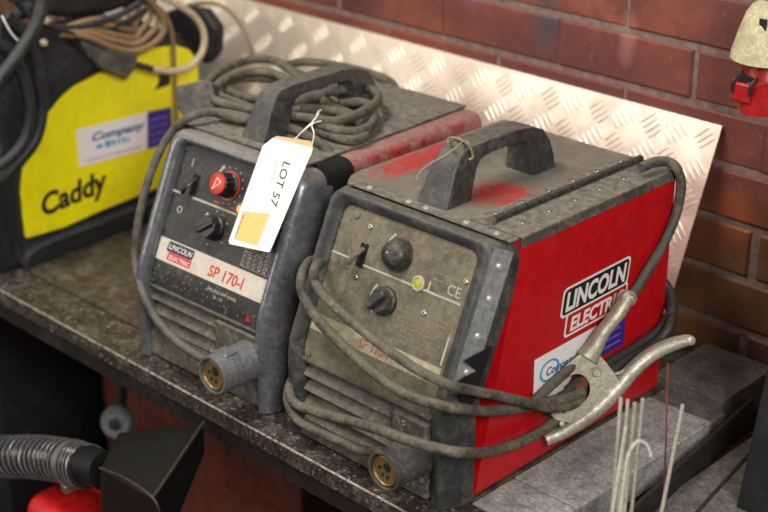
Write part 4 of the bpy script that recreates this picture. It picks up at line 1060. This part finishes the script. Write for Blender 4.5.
bm = NB(); tube(bm, [np_(78,463,YH), np_(92,467,YH), np_(106,471,YH)], .0275, 24); obj('spigot', bm, 'nozzle_black', nz)
A_, B_, C_, D_ = np_(100,468,YH-.04), np_(118,432,YH+.06), np_(204,422,YH+.10), np_(153,498,YH-.06)
A2, B2, C2, D2 = np_(100,512,YH-.03), np_(118,476,YH+.05), np_(206,452,YH+.08), np_(170,540,YH-.05)
bm = NB(); vs = [bm.verts.new(v) for v in (A_, B_, C_, D_, A2, B2, C2, D2)]
for f in ((0,1,2,3),(4,7,6,5),(0,4,5,1),(1,5,6,2),(2,6,7,3),(3,7,4,0)): bm.faces.new([vs[i] for i in f])
obj('hood', bm, 'nozzle_black', nz, bev=.004, seg=3)
bm = NB(); tube(bm, [D_, C_], .0025, 8); tube(bm, catmull([A_, A_.lerp(D_, .5)+Vector((0,0,.006)), D_, D_.lerp(D2, .5)], 6), .002, 8); obj('hood_rim', bm, 'nozzle_side', nz)
# red machine
rm = P(95,520,1,-.05)
pa, pb = P(62,514,1,-.10), P(150,514,1,-.10)
bm = NB(); box2(bm, (pa.x, -.17, -.85), (pb.x, -.05, P(100,503,1,-.10).z))
o = obj('extractor_unit', bm, 'machine_red', bev=.03, seg=6); tag(o, 'glossy red extractor body below the hose nozzle', 'extractor')
# grey wheel
wh = P(118,422,1,.12); gw = thing('castor_wheel', 'blurred grey castor wheel behind the nozzle under the bench', 'wheel', wh)
bm = NB(); n = Vector((.45,-.8,.25)).normalized(); lathe(bm, [(.012,-.010),(.025,-.012),(.029,-.006),(.029,.006),(.025,.012),(.015,.010),(.012,.012)], (0,0,0), n, 28); obj('tyre', bm, 'wheel_grey', gw)
bm = NB(); lathe(bm, [(.011,-.013),(.011,.013),(.006,.016),(.0,.016)], (0,0,0), n, 20); obj('hub', bm, 'dark_steel', gw)
bm = NB(); tube(bm, [Vector((0,0,0))-n*.016, Vector((-.02,.03,.08)), Vector((-.02,.03,-.055-wh.z))], .008, 8); obj('bracket', bm, 'dark_steel', gw)
# dark cupboard far left under the bench
bm = NB(); box2(bm, (-1.30, .12, -.85), (-.93, .56, -.12)); o = obj('tool_cabinet', bm, 'sheet_black', bev=.005); tag(o, 'dark cabinet standing under the left end of the bench', 'cabinet')

# ------------------------------------------------------------------ light
def area(name, loc, target, size, power, col, sy=None):
    l = bpy.data.lights.new(name, 'AREA'); l.energy = power; l.color = col; l.size = size
    if sy: l.shape = 'RECTANGLE'; l.size_y = sy
    o = bpy.data.objects.new(name, l); COL.objects.link(o); o.location = loc
    o.rotation_euler = (Vector(target)-Vector(loc)).to_track_quat('-Z', 'Y').to_euler(); return o
area('ceiling_lamp', (-.4, -.6, 2.1), (0,.2,.2), 1.2, 40, (1,.95,.87), .5)
area('right_lamp', (2.2, -1.3, 1.75), (0,.1,.1), .8, 68, (1,.96,.90))
area('left_fill', (-1.7, -2.1, 1.1), (0,.4,.2), 1.3, 24, (1,.93,.86))  # unseen soft light added to brighten the chequer plate
w = bpy.data.worlds.new('world'); sc.world = w; w.use_nodes = True
w.node_tree.nodes['Background'].inputs[0].default_value = (1,.96,.92,1); w.node_tree.nodes['Background'].inputs[1].default_value = .12

sc.view_settings.view_transform = 'Standard'; sc.view_settings.look = 'None'; sc.view_settings.gamma = 1; sc.view_settings.use_curve_mapping = False
sc.view_settings.exposure = 0.0
